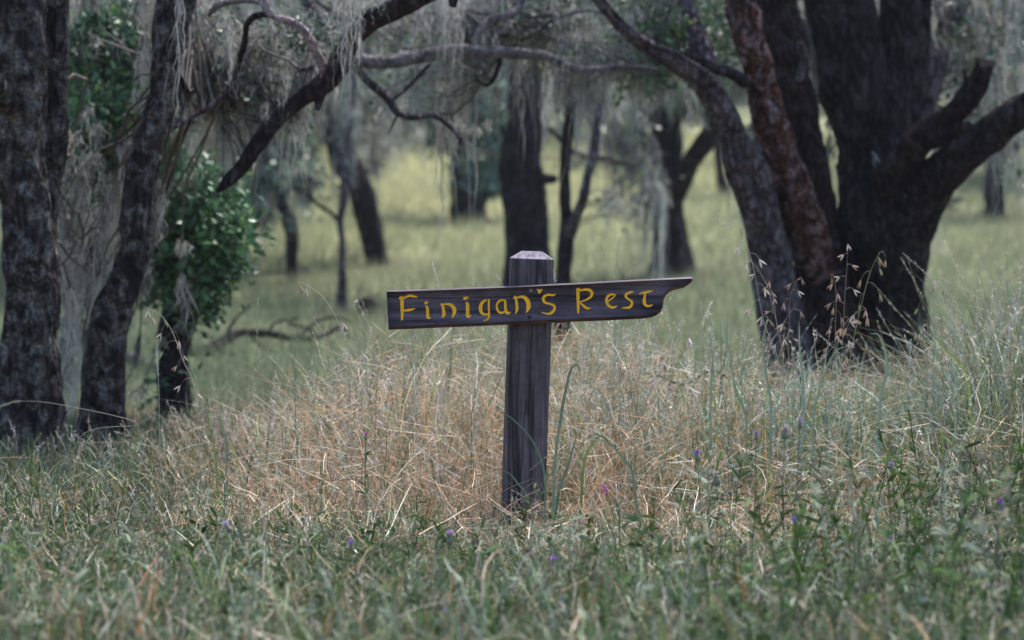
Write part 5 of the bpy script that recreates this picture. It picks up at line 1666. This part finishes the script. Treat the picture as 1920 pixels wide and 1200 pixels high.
def thistle(px, py, d, size, label, seed, col=(.34, .16, .52), buds=1):
    g = np.random.default_rng(1700 + seed)
    size *= 1.45
    top = P(px, py, d)
    bx = top[0] + g.normal(0, .03)
    base = np.array([bx, d, float(ground(bx, d)) - .01])
    root = thing('thistle', base, label, 'thistle', 'purple flowering thistles in the grass')
    C = catmull(np.array([base, base * .5 + top * .5 + np.array([g.normal(0, .012), 0, 0]), top]), 8)
    stem = [tubes3(C[None], np.full((1, len(C)), .0016), np.array([[.14, .18, .13]]))]
    build('stem', stem, GRASS, root)
    k = g.integers(2, len(C) - 2, 26)
    dv = unit(g.normal(0, 1, (26, 3)) * np.array([1, 1, .5]) + np.array([0, 0, .5]))
    CC = C[k][:, None] + dv[:, None] * g.uniform(.015, .045, 26)[:, None, None] * np.linspace(0, 1, 4)[None, :, None]
    build('leaves', [ribbons(CC, np.array([.002, .0035, .0028, .0004])[None] * np.ones((26, 1)), unit(np.cross(dv, g.normal(0, 1, (26, 3)))), pick(g, PAL_GREY, 26).clip(0, 1))], GRASS, root, smooth=False)
    # bud: ovoid of overlapping bracts, florets fanning out of the top
    T = unit(C[-1] - C[-3])
    u = np.linspace(0, 1, 7)
    prof = np.array([.25, .8, 1.0, .95, .8, .66, .6]) * size * .5
    pts = top + T * (u[:, None] - .35) * size * 1.4
    ch, _ = tube(pts, prof, 10, 3, size * .03, 60, seed)
    build('bud', [(v, f, np.tile([[.20, .20, .15]], (len(v), 1)) * g.uniform(.8, 1.3, (len(v), 1))) for v, f in ch], GRASS, root)
    n = 46
    dv = unit(T + g.normal(0, .42, (n, 3)))
    st = top + T * size * .85
    CC = st + dv[:, None] * (size * g.uniform(.5, .95, n))[:, None, None] * np.linspace(0, 1, 3)[None, :, None]
    build('florets', [ribbons(CC, np.array([.0006, .0009, .0007])[None] * np.ones((n, 1)), unit(np.cross(dv, g.normal(0, 1, (n, 3)))), (np.array([col]) * g.uniform(.7, 1.5, (n, 1))).clip(0, 1))], PETAL, root, smooth=False)


TH = [
    (1472, 818, 6.3, .013, 'thistle with a fluffy pale pink head, tallest blurred one right of the post', (.50, .38, .42)),
    (1308, 860, 6.4, .010, 'violet thistle leaning left at the edge of the dry grass', (.34, .17, .55)),
    (1418, 822, 6.4, .009, 'small violet thistle left of the fluffy pale pink one', (.34, .16, .54)),
    (1500, 800, 6.2, .009, 'grey budded thistle with a violet tip above the fluffy pale pink one', (.36, .20, .50)),
    (1672, 880, 6.2, .008, 'faint lilac thistle in the green right of the dry grass', (.36, .22, .56)),
    (1344, 905, 6.1, .013, 'pale woolly thistle head below the violet leaning one', (.46, .36, .40)),
    (1876, 955, 5.9, .012, 'deep purple thistle near the right edge', (.34, .10, .46)),
    (1492, 982, 5.8, .008, 'tiny violet thistle in the green herbs below the pale woolly head', (.36, .20, .60)),
    (1668, 1022, 5.7, .010, 'slim purple thistle in the low herbs under the faint lilac one', (.36, .14, .50)),
    (1664, 1155, 5.3, .010, 'lowest purple thistle near the bottom right', (.34, .16, .52)),
    (949, 1120, 5.3, .012, 'bright violet thistle below the post near the bottom', (.38, .20, .68)),
    (840, 1160, 5.2, .011, 'violet thistle left of the bright one near the bottom', (.38, .22, .68)),
    (856, 1192, 5.1, .014, 'large lilac thistle cut by the bottom edge of the picture', (.46, .32, .68)),
    (658, 1028, 5.8, .009, 'small violet thistle low left of the post', (.38, .20, .66)),
    (843, 1015, 5.9, .012, 'round lilac thistle in the herbs left of the foot of the post', (.48, .30, .54)),
    (430, 994, 6.1, .011, 'pale lilac thistle in the mixed grass at the left', (.48, .36, .54)),
    (686, 822, 6.9, .008, 'pink thistle standing in the dry straw left of the post', (.55, .16, .40)),
    (1035, 1058, 5.6, .008, 'violet thistle low in the herbs right of the foot of the post', (.38, .22, .64)),
]
for i, (px, py, d, s, lab, c) in enumerate(TH):
    thistle(px, py, d, s, lab, i, c)


def vetch(px, py, d, label, seed):
    g = np.random.default_rng(2000 + seed)
    top = P(px, py, d)
    base = np.array([top[0] + .02, d, float(ground(top[0], d)) - .01])
    root = thing('vetch', base, label, 'vetch flower')
    C = catmull(np.array([base, base * .5 + top * .5 + np.array([.02, 0, 0]), top]), 8)
    build('stem', [tubes3(C[None], np.full((1, len(C)), .001), np.array([[.12, .18, .08]]))], GRASS, root)
    n = 34
    pos = top + g.normal(0, 1, (n, 3)) * np.array([.0045, .004, .009])
    build('petals', [leaves(pos, g.uniform(.006, .010, n), np.array([[.48, .03, .38]]) * g.uniform(.5, 1.4, (n, 1)), g)], PETAL, root, smooth=False)


vetch(1135, 916, 6.9, 'vivid magenta vetch flower low in the dry grass right of the post', 1)


def haze():
    me = bpy.data.meshes.new('haze')
    x, y0, y1, z0, z1 = 360, -13, 440, -1.6, 48
    v = [(a, b, c) for a in (-x, x) for b in (y0, y1) for c in (z0, z1)]
    f = [(0, 1, 3, 2), (4, 6, 7, 5), (0, 4, 5, 1), (2, 3, 7, 6), (0, 2, 6, 4), (1, 5, 7, 3)]
    me.from_pydata(v, [], f)
    m = bpy.data.materials.new('haze'); m.use_nodes = True
    nt = m.node_tree; nt.nodes.remove(nt.nodes['Principled BSDF'])
    pv = nt.nodes.new('ShaderNodeVolumePrincipled')
    pv.inputs['Color'].default_value = (.86, .90, 1.0, 1)
    pv.inputs['Density'].default_value = .0005
    nt.links.new(pv.outputs[0], nt.nodes['Material Output'].inputs['Volume'])
    me.materials.append(m)
    o = bpy.data.objects.new('haze', me); COL.objects.link(o)
    o['kind'] = 'stuff'


HAZE = True
if HAZE:
    haze()
